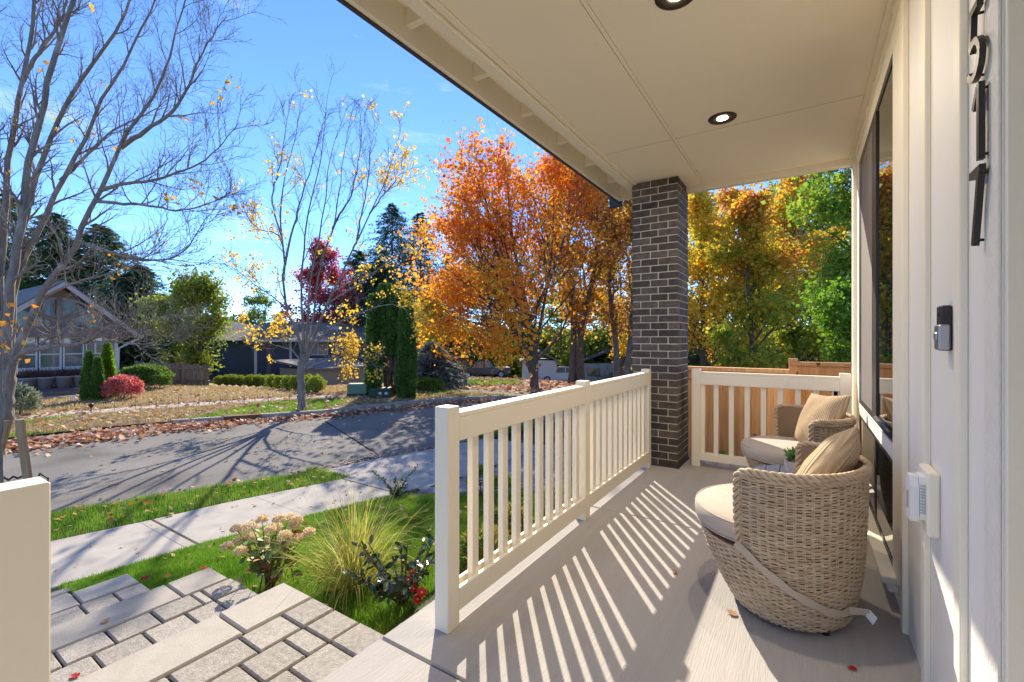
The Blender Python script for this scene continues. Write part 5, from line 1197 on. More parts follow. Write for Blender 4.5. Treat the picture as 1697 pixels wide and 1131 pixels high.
st = [
 (dd([(2, 725), (4, 690), (8, 655), (12, 630), (15, 612)], d, d), .24, .145),
 (dd([(12, 640), (20, 605), (51, 530), (79, 471), (122, 412), (133, 384), (170, 308), (209, 226), (248, 170), (272, 124), (290, 53), (313, -20)], d, 10.2), .105, .012),
 (dd([(200, 245), (232, 222), (279, 191), (301, 163), (329, 103), (352, 60), (376, 28)], 10.9, 10.4), .06, .008),
 (dd([(10, 640), (18, 560), (27, 468), (60, 386), (106, 294), (141, 233), (166, 170), (191, 131), (225, 70), (252, 15), (270, -40)], d, 12.6), .10, .016),
 (dd([(10, 640), (13, 540), (22, 450), (39, 371), (64, 283), (95, 202), (138, 127), (177, 74), (212, 14), (226, -40)], d, 11.8), .105, .025),
 (dd([(8, 640), (12, 540), (22, 450), (33, 389), (46, 276), (64, 209), (78, 131), (106, 46), (127, -10), (145, -70)], d, 10.6), .12, .04),
 (dd([(6, 650), (0, 540), (2, 450), (6, 389), (16, 248), (39, 124), (53, 53), (62, -60)], d, 12.2), .105, .035),
 (dd([(38, 135), (52, 105), (71, 81), (103, 28), (116, -40)], 12, 12.4), .06, .02),
 (dd([(4, 660), (-12, 540), (-22, 400), (-30, 250), (-38, 100), (-44, -40)], d, 11), .15, .05),
 (dd([(14, 622), (26, 592), (85, 575), (141, 567), (170, 547), (212, 537), (283, 522)], d, 9.9), .085, .006),
 (dd([(135, 568), (180, 566), (226, 570), (280, 573)], 10.8, 10.3), .04, .006),
 (dd([(166, 316), (205, 305), (248, 301), (295, 285), (336, 269), (375, 230), (396, 203)], 10.8, 10.0), .05, .006),
 (dd([(160, 334), (250, 342), (308, 348), (364, 329), (382, 320)], 10.8, 10.2), .045, .006),
 (dd([(128, 400), (190, 420), (250, 432), (300, 420), (345, 352)], 11, 10.2), .045, .006),
 (dd([(62, 500), (120, 470), (180, 455), (240, 430), (280, 440)], 11.2, 10.4), .04, .006),
 (dd([(100, 300), (140, 262), (190, 215), (250, 185), (300, 150)], 12, 12.6), .05, .006),
]
traced_tree('bare_tree', 'large bare grey tree with many rising stems at the left edge', (4, 716, d), st, M['bark'], .3, 1.25, LM['amber'], 130, .12, trunk_n=1, sub=(17, 7, 4))
d = 14.2
st = [
 (dd([(500, 690), (499, 650), (498, 625), (501, 600), (503, 585)], d, d), .125, .10),
 (dd([(501, 600), (498, 569), (488, 544), (475, 512), (470, 470), (470, 419), (465, 375), (466, 340), (473, 292), (484, 250), (494, 200), (499, 160)], d, 13.4), .055, .004),
 (dd([(466, 390), (455, 355), (451, 335), (455, 305), (464, 275), (472, 225), (480, 164)], 13.7, 13.2), .03, .005),
 (dd([(502, 590), (503, 540), (499, 480), (503, 416), (512, 346), (525, 298), (536, 235), (542, 166), (547, 140)], d, 14.6), .048, .004),
 (dd([(472, 440), (478, 410), (496, 340), (515, 280), (530, 225), (541, 180)], 13.9, 14.6), .04, .005),
 (dd([(504, 590), (509, 550), (515, 461), (530, 388), (539, 334), (545, 274), (560, 220), (577, 172)], d, 14.9), .044, .004),
 (dd([(505, 590), (513, 560), (527, 467), (542, 407), (554, 370), (563, 310), (572, 244), (585, 176)], d, 13.2), .044, .004),
 (dd([(551, 380), (563, 355), (578, 334), (590, 286), (600, 220), (607, 188)], 13.5, 13), .035, .005),
 (dd([(506, 600), (524, 548), (545, 500), (560, 467), (596, 392), (617, 346), (638, 301), (656, 244), (666, 203)], d, 14.2), .055, .004),
 (dd([(590, 405), (600, 350), (608, 313), (614, 250), (622, 200)], 14.2, 13.7), .03, .005),
 (dd([(612, 355), (634, 325), (655, 300), (670, 275)], 14.2, 14), .03, .005),
 (dd([(464, 392), (448, 384), (434, 382), (418, 370), (405, 350)], 13.7, 13.3), .022, .005),
 (dd([(476, 515), (456, 495), (430, 478), (410, 462), (392, 450)], 14, 13.4), .03, .005),
 (dd([(507, 600), (530, 560), (560, 535), (600, 518), (650, 505), (690, 522)], d, 13.4), .045, .006),
 (dd([(540, 505), (580, 480), (620, 452), (660, 420), (690, 400)], 14.2, 15), .04, .006),
 (dd([(500, 600), (480, 580), (455, 572), (430, 560)], d, 13.7), .03, .006),
 (dd([(508, 612), (540, 598), (575, 590), (620, 600)], d, 13.8), .03, .006),
]
RV = np.array([CS, SN]); T2 = np.array(at(500, d))
def t2_leafy(P):
    s = (P[:, :2] - T2) @ RV; z = P[:, 2]
    cl = np.sin(P[:, 0] * 3.1 + 1) + np.sin(P[:, 1] * 2.7) + np.sin(P[:, 2] * 2.9 + 2)
    pr = np.where(z < 3.2, .30, .12) + np.where((s < -.35) & (z > 3.2), .22, 0) + np.where((s > 1.6) & (z < 3.6), .35, 0) + np.where((s > 2.3) & (z > 5), .30, 0) + np.where((s > .1) & (s < 1.6) & (z > 3.6), -.06, 0)
    return rng.random(len(P)) < pr * np.clip(.5 + .45 * cl, 0, 1.6)
traced_tree('yellow_leaved_tree', 'slender street tree with sparse yellow leaves in front of the slate blue house', (500, 683, d), st, M['bark'], .2, .95, LM['yellow'], 3000, .088, t2_leafy, trunk_n=1, sub=(11, 5, 3), jit=.06)

# ------------------------------------------------------------------ full crowned trees
def htop(u, v, d): return zat(v, d)
def put(u, v=None, d=None):
    if d is None: return gpt(u, v)
    x, y = at(u, d); return (x, y, float(gz(x, y)), d)
x, y, z, d = put(885, d=21.0); H = zat(266, d) - z
tree('orange_maple', 'bright orange maple in full autumn colour beside the brick column', 'tree', (x, y, z), H, 4.3, M['bark_dark'], LM['orange'], .24, nleaf=30000, lsize=.165, first=.13, limbs=15, twigs=8, sub=5, shape='broad', lean=(-1.1 * CS, -1.1 * SN), spread=.8, up=.42, jit=.16,
     stems=[[(0, 0, -.2), (.05, 0, 1.6), (-.4 * CS, -.4 * SN, 4), (-1.0 * CS, -1.0 * SN, 7), (-1.3 * CS, -1.3 * SN, H)], [(0, 0, .8), (-.5 * CS, -.5 * SN, 1.9), (-1.6 * CS, -1.6 * SN, 4), (-2.4 * CS, -2.4 * SN, 6.0), (-2.6 * CS, -2.6 * SN, H * .80)], [(0, 0, 1.4), (.3 * CS, .3 * SN, 3), (.8 * CS, .8 * SN, 6), (.9 * CS, .9 * SN, H * .97)],
            [(-.5 * CS, -.5 * SN, 4), (-1.8 * CS, -1.8 * SN, 6.5), (-2.2 * CS, -2.2 * SN, 8.5), (-2.5 * CS, -2.5 * SN, H * 1.0)], [(0, 0, 3.2), (-1.8 * CS, -1.8 * SN, 5), (-3.3 * CS, -3.3 * SN, 6.4), (-3.8 * CS, -3.8 * SN, H * .68)], [(0, 0, 3.5), (.9 * CS + .6 * SN, .9 * SN - .6 * CS, 5.5), (1.5 * CS, 1.5 * SN, 7.5), (1.7 * CS, 1.7 * SN, H * .92)],
            [(0, 0, 1.5), (-1.2 * CS, -1.2 * SN, 2.6), (-2.8 * CS + .8 * SN, -2.8 * SN - .8 * CS, 3.0), (-4.0 * CS + 1.2 * SN, -4.0 * SN - 1.2 * CS, 2.3)], [(0, 0, 1.7), (-1.2 * CS - .5 * SN, -1.2 * SN + .5 * CS, 3.4), (-2.9 * CS - .8 * SN, -2.9 * SN + .8 * CS, 4.4), (-3.9 * CS - 1. * SN, -3.9 * SN + 1. * CS, 4.6)],
            [(0, 0, 1.9), (-.2 * CS + 1.2 * SN, -.2 * SN - 1.2 * CS, 2.8), (-.8 * CS + 2.4 * SN, -.8 * SN - 2.4 * CS, 3.0), (-1.4 * CS + 3.4 * SN, -1.4 * SN - 3.4 * CS, 2.2)]])
x, y, z, d = put(955, d=25); H = zat(255, d) - z
tree('amber_tree', 'dark double trunked tree with amber leaves right of the orange maple', 'tree', (x, y, z), H, 3.2, M['bark_dark'], LM['amber'], .30, nleaf=15000, lsize=.20, first=.2, limbs=20, twigs=7, sub=5, shape='oval', spread=.8, up=.4,
     stems=[[(-.25, 0, -.2), (-.2, .1, 3), (-.5, 0, 7), (-.4, .3, H)], [(.25, .1, -.2), (.3, 0, 3), (.9, .2, 6), (1.3, 0, H * .95)]])
x, y, z, d = put(1028, d=24); H = zat(320, d) - z
tree('pale_trunked_tree', 'thinly leaved brown tree with pale forked trunks next to the brick column', 'tree', (x, y, z), H, 2.6, M['bark_pale'], LM['brown'], .26, nleaf=5200, lsize=.18, first=.22, limbs=18, twigs=7, sub=5, shape='oval', spread=.7, up=.5,
     stems=[[(-.2, 0, -.2), (-.25, .1, 2), (-.6, 0, 5), (-.5, .3, H)], [(.2, .1, -.2), (.5, 0, 2.2), (.7, .2, 5), (.5, 0, H * .95)]])
for (u_, d_, vt, cr, lm, lab, n, first, r0, shp, ls) in (
    (1165, 25, 292, 3.4, 'gold', 'golden maple just right of the brick column', 15000, .10, .2, 'broad', .20),
    (1245, 21, 315, 2.9, 'mixed', 'golden and green tree in the middle of the gap between column and house', 15000, .10, .16, 'broad', .19),
    (1318, 25, 278, 3.3, 'mixed', 'green tree with red turning top above the taller cedar fence', 17000, .08, .2, 'oval', .20),
    (1432, 16, 175, 2.7, 'green', 'green leafy maple beside the house corner', 17000, .10, .17, 'round', .18),
    (1215, 33, 300, 3.6, 'mixed', 'thin topped turning tree behind the golden maples', 12000, .1, .2, 'oval', .22),
    (1110, 31, 300, 3.6, 'amber', 'amber tree standing behind the brick column', 12000, .12, .2, 'broad', .22),
    (1290, 36, 300, 4.2, 'olive', 'olive green tree far behind the cedar fence', 10000, .08, .22, 'round', .26),
    (1385, 34, 320, 3.8, 'gold', 'golden tree behind the green leafy maple', 10000, .1, .2, 'oval', .24),
    (1030, 42, 330, 4.5, 'gold', 'yellow green tree far behind the pale trunked tree', 9000, .08, .2, 'round', .27),
    (930, 55, 395, 5.0, 'olive', 'dull green tree far behind the orange maple', 8000, .06, .22, 'round', .32),
    (800, 66, 430, 5.5, 'amber', 'russet tree far behind the pickup', 8000, .06, .22, 'round', .34),
    (716, 40, 500, 2.8, 'mixed', 'turning yellow tree behind the blue spruce', 7000, .08, .15, 'round', .22),
    (330, 29, 482, 2.5, 'olive', 'yellow green tree beside the weathered fence', 13000, .05, .14, 'round', .20),
    (285, 33, 490, 2.2, 'olive', 'green tree behind the weathered fence', 8000, .05, .14, 'oval', .20),
    (530, 50, 398, 5.4, 'burgundy', 'burgundy leaved tree behind the slate blue house', 17000, .10, .2, 'broad', .27),
    (430, 75, 492, 3.6, 'olive', 'small distant tree above the grey roof', 5000, .1, .2, 'round', .32)):
    x, y, z, d = put(u_, d=d_); H = zat(vt, d_) - z
    tree('leafy_tree', lab, 'tree', (x, y, z), H * .93, cr, M['bark_dark'], LM[lm], r0, nleaf=int(n * 1.5), lsize=ls * .85, first=first, limbs=22, twigs=7, sub=5, shape=shp, group='autumn trees around the street', spread=.95, up=.32)
x, y, z, d = put(1388, d=10.5)
tree('young_green_tree', 'small bright green tree just behind the taller cedar fence', 'tree', (x, y, z), zat(500, d) - z, .95, M['bark_dark'], LM['lime'], .04, nleaf=7000, lsize=.10, first=.2, limbs=14, twigs=6, sub=5, shape='round', jit=.08)
x, y, z, d = put(578, d=19.5)
tree('yellow_shrub_tree', 'small thin shrub with yellow green leaves beside the electrical boxes', 'tree', (x, y, z), zat(575, d) - z, .95, M['bark'], LM['yellow'], .035, nleaf=900, lsize=.11, first=.15, limbs=14, twigs=6, sub=3, shape='round', jit=.08, spread=1.0)
for (u_, d_, vt, r_, n, lm, lab, pw) in (
    (12, 44, 320, 5.0, 9000, 'fir_green', 'tall dark conifer behind the brown house at the left edge', .9), (88, 40, 352, 5.0, 10000, 'fir_green', 'broad dark conifer rising behind the brown house gable', .8),
    (165, 42, 372, 5.2, 10000, 'fir_green', 'broad conifer behind the right slope of the brown house roof', .75), (232, 38, 440, 4.2, 9000, 'fir', 'dense dark conifer right of the brown house', .7), (205, 30, 545, 2.4, 5000, 'fir', 'low dark evergreen behind the green rounded shrub', .6),
    (323, 62, 440, 2.0, 2600, 'fir', 'lone far spruce with a thin pointed top', 1.0), (592, 60, 415, 8.0, 10000, 'fir', 'dark fir left of the tallest fir behind the slate blue house', .9), (650, 62, 338, 8.5, 13000, 'fir', 'tallest dark fir behind the slate blue house', .9), (697, 66, 352, 8.0, 11000, 'fir', 'dark fir between the tallest fir and the orange maple', 1.0), (630, 52, 430, 6.5, 9000, 'fir', 'lower dark fir in front of the tallest fir', .8),
    (1352, 44, 268, 5.0, 8000, 'fir', 'dark fir showing above the turning trees at right', .9), (1180, 52, 330, 6.0, 7000, 'fir', 'dark fir behind the golden maple by the column', .8), (745, 75, 420, 6.0, 6000, 'fir', 'far dark fir behind the left side of the orange maple', .9), (1000, 70, 420, 7.0, 6000, 'fir', 'far dark fir behind the amber tree', .8), (870, 80, 430, 7.0, 6000, 'fir', 'far dark fir behind the white garage', .8), (1265, 50, 380, 6.0, 7000, 'fir', 'dark fir behind the middle golden tree', .7),
    (1080, 60, 380, 6.0, 5000, 'fir', 'far dark fir behind the brick column', .8), (400, 85, 520, 5.0, 3000, 'fir', 'far conifer left of the distant tree above the grey roof', .6), (470, 80, 515, 5.0, 3000, 'fir', 'far conifer right of the distant tree above the grey roof', .6)):
    x, y, z, d = put(u_, d=d_); H = zat(vt, d_) - z
    conifer('conifer', lab, (x, y, z), r_, H, LM[lm], int(n * 2.2), .62 if r_ > 3 else .4, 'dark conifers around the street', power=pw * .78, first=.04, ragged=.45)
# columnar evergreens, spruce, small evergreens
for (u_, v_, vt, r_, bare, lab, n) in ((619, 657, 492, .30, .0, 'leftmost of the columnar evergreens by the electrical boxes', 9000), (639, 655, 474, .60, .36, 'tallest columnar evergreen with bare reddish trunks below', 9000), (655, 656, 488, .56, .40, 'columnar evergreen with bare lower trunk between its taller neighbours', 6000), (674, 661, 488, .36, .0, 'rightmost columnar evergreen leaning over the pavement', 11000)):
    x, y, z, d = gpt(u_, v_); H = zat(vt, d) - z
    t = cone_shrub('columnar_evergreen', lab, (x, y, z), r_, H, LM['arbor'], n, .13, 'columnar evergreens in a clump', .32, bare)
    for q in range(4 if bare else 0):
        o = np.array([CS, SN]) * (-.25 + .25 * q); MB().tube([(x + o[0] * 1.2, y + o[1] * 1.2, z - .1), (x + o[0] * .8, y + o[1] * .8, z + H * .25), (x + o[0] * .4, y + o[1] * .4, z + H * .5)], .055, 8).build('trunk', M['bark_red'], t)
x, y, z, d = gpt(716, 641)
conifer('blue_spruce', 'spreading blue spruce in front of the plum gable', (x, y, z), 1.7, zat(566, d) - z, LM['blue'], 9000, .26, None, .02, .7, -.1, .2)
for u_, v_, w_, h_, lab in ((684, 637, 15, 55, 'small cone evergreen left of the blue spruce'), (698, 641, 20, 44, 'small round topped cone evergreen before the blue spruce')):
    x, y, z, d = gpt(u_, v_); cone_shrub('dwarf_conifer', lab, (x, y, z), w_ * d / FOC, h_ * d / FOC, LM['arbor'], 2500, .10, 'dwarf conifers', .6)
x, y, z, d = gpt(708, 641); shrub('bare_shrub', 'brown twiggy shrub at the foot of the blue spruce', (x + .2, y - .3, z), (.6, .6, .42), LM['twig'], 1500, .12)
x, y, z, d = gpt(702, 648); shrub('creeping_juniper', 'low spreading bright green juniper by the far pavement', (x, y, z), (.9, .8, .28), LM['shrubg'], 3500, .10)
# clipped hedge balls, in a row
for q, (u_, v_) in enumerate(((363.5, 640), (376, 640.5), (386, 641), (398, 641.5), (414, 642.5), (427, 643), (441, 644), (452.6, 645), (465, 646), (478.6, 647.5), (491, 648), (510, 650), (524, 652))):
    x, y, z, d = gpt(u_, v_); r_ = (8.8 + q * .42) * d / FOC * random.uniform(.92, 1.08)
    names = ['leftmost', 'second', 'third', 'fourth', 'fifth', 'sixth', 'seventh', 'eighth', 'ninth', 'tenth', 'eleventh', 'twelfth', 'rightmost']
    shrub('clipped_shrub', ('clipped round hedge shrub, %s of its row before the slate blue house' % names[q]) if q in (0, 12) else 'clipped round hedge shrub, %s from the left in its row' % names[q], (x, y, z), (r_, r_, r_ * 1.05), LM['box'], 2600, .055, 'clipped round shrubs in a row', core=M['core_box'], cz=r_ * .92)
for q, u_ in enumerate((384, 396, 408, 418)):
    x, y, z, d = put(u_, d=41); cone_shrub('hedge_conifer', ['leftmost', 'second', 'third', 'rightmost'][q] + ' narrow dark conifer before the grey roofed house', (x, y, z), .55, zat(566 + 3 * (q % 2), d) - z, LM['fir_green'], 2500, .16, 'narrow conifers before the grey roofed house', .4)
# shrubs of the brown house
for (u_, v_, r_, vt, lm, lab, pw) in ((148, 664, .26, 586, 'arbor', 'narrow dark green conifer shrub beside the deck', .7), (162, 664, .22, 596, 'arbor', 'greyer narrow conifer shrub between its two neighbours', .7), (178, 660, .34, 572, 'lime', 'bright green upright conifer shrub behind the red shrub', .75)):
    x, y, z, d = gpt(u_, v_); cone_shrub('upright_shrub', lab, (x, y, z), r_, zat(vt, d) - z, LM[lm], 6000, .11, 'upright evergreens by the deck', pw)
x, y, z, d = gpt(203, 662); shrub('red_shrub', 'crimson red leaved shrub in front of the brown house', (x, y, z), (.62, .62, .42), LM['red'], 3600, .10)
x, y, z, d = gpt(240, 645); shrub('rounded_shrub', 'rounded bright green shrub by the weathered fence', (x, y, z), (.95, .95, .52), LM['shrubg'], 6500, .12)
x, y, z, d = gpt(30, 690); shrub('lavender_bush', 'grey green lavender bush at the foot of the bare tree', (x, y, z), (.42, .42, .42), LM['lav'], 3200, .13, asp=.22)

# ------------------------------------------------------------------ far woodland, closing the view low down between the trees
def woodland(name, u0_, u1_, n, vt_f, d0, d1, lm, ls):
    u_ = rng.uniform(u0_, u1_, n); d_ = rng.uniform(d0, d1, n); r_ = d_ * (u_ - U0) / FOC; X = -d_ * SN + r_ * CS; Y = d_ * CS + r_ * SN; Z0 = gz(X, Y)
    ht = np.interp(X * .13 + Y * .21 + 40, np.arange(0, 90, 1.7), 4.5 + 4.0 * rng.random(53)) * vt_f; q = rng.random(n) ** .8
    P = np.stack([X, Y, Z0 + q * ht], 1); sz = ls * (.6 + .8 * rng.random(n))
    o = part_np(name, *leaves(P, rng.normal(size=(n, 3)) + np.array([0, 0, .3]), sz, sz * .8), lm); o['kind'] = 'stuff'
woodland('far_woodland', 640, 1500, 26000, 1.0, 62, 100, LM['olive'], 1.0)
woodland('far_woodland', 640, 1500, 22000, .85, 66, 100, LM['fir_green'], 1.1)
woodland('far_thicket', 690, 1440, 17000, .48, 60, 76, LM['olive'], .6)
woodland('far_woodland', -150, 560, 22000, .9, 70, 100, LM['fir_green'], 1.0)
woodland('far_woodland', -1500, -150, 16000, 1.3, 45, 75, LM['fir_green'], 1.2)
d = 5.55
st = [(dd([(2, 868), (2, 780), (1, 700), (3, 640), (0, 560), (4, 470), (8, 400)], d, d), .024, .004), (dd([(3, 660), (12, 620), (20, 580), (26, 545)], d, d - .1), .009, .002), (dd([(2, 640), (-14, 590), (-24, 540)], d, d + .1), .009, .002)]
traced_tree('young_street_tree', 'thin staked young tree with a few red leaves at the left edge', (2, 866, d), st, M['bark'], .03, .30, LM['red_maple'] if 'red_maple' in LM else LM['orange'], 34, .075, trunk_n=1, sub=(7, 3, 2))

# ------------------------------------------------------------------ plants by the steps
def curved(starts, dirs, L_, bend, n=7):
    C = [starts]; d = unit(dirs); st_ = (L_ / (n - 1))[:, None]
    for q in range(n - 1): d = unit(d + bend[:, None] * np.array([0, 0, -1.]) * (q + 1) / n); C.append(C[-1] + d * st_)
    return np.stack(C, 1)
def blade_mesh(C, W_):
    B, n, _ = C.shape; T = unit(np.gradient(C, axis=1)); S = unit(np.cross(T, np.array([0, 0, 1.]) + rng.normal(size=(B, 1, 3)) * .4))
    w = (W_[:, None] * (1 - np.linspace(0, 1, n) ** 2.2)[None] * .5 + .0003)[..., None]
    V = np.stack([C - S * w, C + S * w], 2).reshape(-1, 3); i = np.arange(B)[:, None] * n * 2 + np.arange(n - 1)[None] * 2
    return V, np.stack([i, i + 1, i + 3, i + 2], -1).reshape(-1, 4)
def lz(x, y): return float(gz(x, y))
gx_, gy_ = -2.74, 2.12
t = thing('ornamental_grass', 'tall arching clump of yellow green ornamental grass beside the steps', 'grass clump', (gx_, gy_, lz(gx_, gy_)))
nB = 620; a = rng.random(nB) * 6.283; sp = rng.random(nB) ** .8
S_ = np.stack([gx_ + np.cos(a) * sp * .13, gy_ + np.sin(a) * sp * .13, np.full(nB, lz(gx_, gy_) - .01)], 1)
C = curved(S_, np.stack([np.cos(a) * sp * .75, np.sin(a) * sp * .75, np.full(nB, 1.1)], 1) + rng.normal(size=(nB, 3)) * .20, .36 + .44 * rng.random(nB), .16 + .75 * rng.random(nB) * (.35 + sp), 9)
part_np('blade_tuft', *blade_mesh(C, .0035 + .003 * rng.random(nB)), leaf_mat('ornamental_blade', [(.26, .30, .04), (.38, .40, .06), (.50, .48, .11), (.46, .33, .09), (.22, .31, .04)], .5), t, kind='stuff')
nS = 16; a = rng.random(nS) * 6.283
C = curved(np.stack([gx_ + np.cos(a) * .05, gy_ + np.sin(a) * .05, np.full(nS, lz(gx_, gy_))], 1), np.stack([np.cos(a) * .35, np.sin(a) * .35, np.ones(nS)], 1), .9 + .35 * rng.random(nS), np.full(nS, .10), 9)
part_np('seed_stalk', *blade_mesh(C, np.full(nS, .0022)), leaf_mat('seed_stalk', [(.40, .34, .20), (.5, .42, .25)], .3), t, kind='stuff')
# broad leaf used by camellia and hydrangea
def broad_leaf(L_, W_, cup, curl):
    V = []; rows = [(0, .0), (.12, .5), (.35, .95), (.6, 1.0), (.82, .62), (1, .0)]
    F = []
    for q, (tt, ww) in enumerate(rows):
        V += [(-W_ / 2 * ww, L_ * tt, cup * ww * W_ + curl * tt * tt * L_), (0, L_ * tt, curl * tt * tt * L_), (W_ / 2 * ww, L_ * tt, cup * ww * W_ + curl * tt * tt * L_)]
        if q: b = (q - 1) * 3; F += [(b, b + 1, b + 4, b + 3), (b + 1, b + 2, b + 5, b + 4)]
    return V, F
def gloss_leaf(name, c, c2, rough):
    m = mat(name, c, c2, scale=18, rough=rough, per_obj=.35, coat=.15); return m
M['cam_leaf'] = gloss_leaf('camellia_leaf', (.03, .06, .022), (.055, .10, .035), .22)
M['hyd_leaf'] = gloss_leaf('hydrangea_leaf', (.16, .23, .05), (.26, .32, .07), .5); M['hyd_rust'] = gloss_leaf('rusty_hydrangea_leaf', (.34, .11, .03), (.44, .20, .05), .5)
M['stem_red'] = mat('red_brown_stem', (.13, .06, .035), rough=.7)
def orient(o, pos, d, roll):
    y = Vector(d).normalized(); ref = Vector((0, 0, 1)); x = y.cross(ref).normalized() if abs(y.z) < .98 else Vector((1, 0, 0)); z = x.cross(y)
    m = Matrix((x, y, z)).transposed() @ Matrix.Rotation(roll, 3, 'Y'); o.matrix_local = Matrix.Translation(pos) @ m.to_4x4()
def leafy_plant(t, C, per, lme, mats_, size, spread_, kindname='leaf', tmin=.3, tmax=1.0):
    protos = {}
    P, D = along(C, per, .004, tmin, tmax)
    for p, dd_ in zip(P, D):
        m = random.choice(mats_); d_ = unit(dd_ * .45 + rng.normal(size=3) * spread_ + np.array([0, 0, .1])); 
        if m.name not in protos:
            mb = MB(); mb.add(*lme, smooth=True); o = mb.build(kindname, m, t, True, fixn=False); protos[m.name] = o.data
        else: o = link(bpy.data.objects.new(kindname, protos[m.name]), t)
        s = size * random.uniform(.65, 1.2); orient(o, Vector(p) - t.location, d_, random.uniform(-.9, .9)); o.scale = (s, s, s)
kx, ky = -2.13, 2.02; kz = lz(kx, ky)
t = thing('camellia', 'dark glossy camellia bush with small red blooms by the porch edge', 'flowering shrub', (kx, ky, kz))
n_ = 19; a = rng.random(n_) * 6.283
C = curved(np.tile([kx, ky, kz], (n_, 1)), np.stack([np.cos(a) * .55, np.sin(a) * .55, np.ones(n_)], 1) + rng.normal(size=(n_, 3)) * .15, .30 + .22 * rng.random(n_), np.full(n_, .05))
part_np('stem', *tube_arrays(C, np.tile(np.linspace(.007, .003, 7), (n_, 1)), 5), M['stem_red'], t, True, kind='stuff')
leafy_plant(t, C, 17, broad_leaf(.060, .031, .14, -.12), [M['cam_leaf']], 1.0, .75, tmin=.2)
M['cam_red'] = mat('camellia_petal', (.42, .012, .022), (.55, .03, .04), scale=20, rough=.5); M['cam_yellow'] = mat('stamen', (.7, .42, .05), rough=.6)
for u_, v_, s in ((648, 980, .030), (686, 976, .028), (698, 984, .034), (692, 993, .03), (682, 949, .02), (678, 962, .022), (660, 1015, .016)):
    p = pt(u_, v_, 2.78 + random.uniform(-.05, .05)); mb = MB()
    for q in range(6):
        a = q * 1.047; mb.add(*[[(x * math.cos(a) - y * math.sin(a), x * math.sin(a) + y * math.cos(a), z) for x, y, z in broad_leaf(s, s * .9, .3, .55)[0]], broad_leaf(s, s * .9, .3, .55)[1]], smooth=True)
    f_ = mb.build('flower', M['cam_red'], t, True, fixn=False); f_.location = Vector(p) - t.location; f_.rotation_euler = (random.uniform(.5, 1.1), random.uniform(-.3, .3), random.uniform(.2, 1.2))
    MB().lathe([(0, .006), (s * .22, .008), (s * .18, .018), (0, .02)], 8).build('stamen', M['cam_yellow'], f_, True)
hx, hy = -3.36, 1.86; hz = lz(hx, hy)
t = thing('hydrangea', 'hydrangea with dried cream flower heads beside the top step', 'flowering shrub', (hx, hy, hz))
heads = [(185, 210), (280, 195), (345, 155), (130, 315), (205, 280), (280, 258), (395, 220), (215, 345), (355, 285), (445, 150), (510, 145), (548, 158), (540, 190), (625, 232), (545, 272), (480, 250), (430, 325), (238, 212), (430, 200), (470, 300)]
hp = np.array([pt(340 + x / 3.6375, 820 + y / 3.6375, 3.32 + random.uniform(-.16, .2)) for x, y in heads]); n_ = len(hp)
bs = np.array([hx, hy, hz]) + np.stack([rng.normal(size=n_) * .05, rng.normal(size=n_) * .05, np.zeros(n_)], 1)
tq = np.linspace(0, 1, 8)[None, :, None]; C = bs[:, None] * (1 - tq) + hp[:, None] * tq + np.stack([np.zeros_like(tq), np.zeros_like(tq), np.sin(tq * 3.14) * .05], -1)[..., 0, :]
part_np('stem', *tube_arrays(C, np.tile(np.linspace(.005, .0022, 8), (n_, 1)), 5), M['stem_red'], t, True, kind='stuff')
leafy_plant(t, C, 10, broad_leaf(.085, .042, .10, -.25), [M['hyd_leaf'], M['hyd_leaf'], M['hyd_leaf'], M['hyd_rust']], 1.0, .9, tmin=.2, tmax=.80)
LM['hyd'] = leaf_mat('dried_hydrangea_floret', [(.66, .52, .32), (.76, .63, .42), (.80, .70, .50), (.66, .46, .28)], .35)
for q, p in enumerate(hp):
    N_ = 340; d_ = unit(rng.normal(size=(N_, 3))); d_[:, 2] = np.abs(d_[:, 2]) * 1.1 - .25; d_ = unit(d_); r_ = .043 * (.85 + .3 * random.random())
    P = d_ * r_ * (.72 + .28 * rng.random((N_, 1))) * np.array([1, 1, .85]); D = unit(d_ * .5 + rng.normal(size=(N_, 3)) * .8)
    V, F = leaves(P, D, .013, .011); f_ = part_np('flower_head', V, F, LM['hyd'], t, False, True); f_.location = Vector(p) - t.location; f_['kind'] = 'thing' if False else 'stuff'
    del f_['kind']
# small shrub by the driveway corner
sx, sy = -4.74, 4.36; sz_ = lz(sx, sy)
t = thing('young_shrub', 'small leggy shrub with two long twigs at the driveway corner', 'shrub', (sx, sy, sz_))
tips = [pt(617, 780, 6.2), pt(693, 770, 6.25), pt(668, 790, 6.25), pt(655, 795, 6.3), pt(642, 805, 6.2), pt(675, 805, 6.2), pt(660, 812, 6.15), pt(685, 815, 6.3), pt(647, 818, 6.1)]
C = np.stack([smooth_path([(sx + random.uniform(-.03, .03), sy + random.uniform(-.03, .03), sz_), tuple((np.array([sx, sy, sz_]) * .55 + np.array(p) * .45) + np.array([0, 0, .05])), p], 8) for p in tips])
part_np('stem', *tube_arrays(C, np.tile(np.linspace(.006, .002, 8), (len(tips), 1)), 4), M['stem_red'], t, True, kind='stuff')
P, D = along(C, 95, .012, .12); D = unit(D * .6 + rng.normal(size=D.shape) * .7)
part_np('foliage', *leaves(P, D, .032 + .012 * rng.random(len(P)), .014), leaf_mat('dark_small_leaf', [(.05, .10, .03), (.09, .15, .05), (.14, .20, .08)], .3), t, kind='stuff')
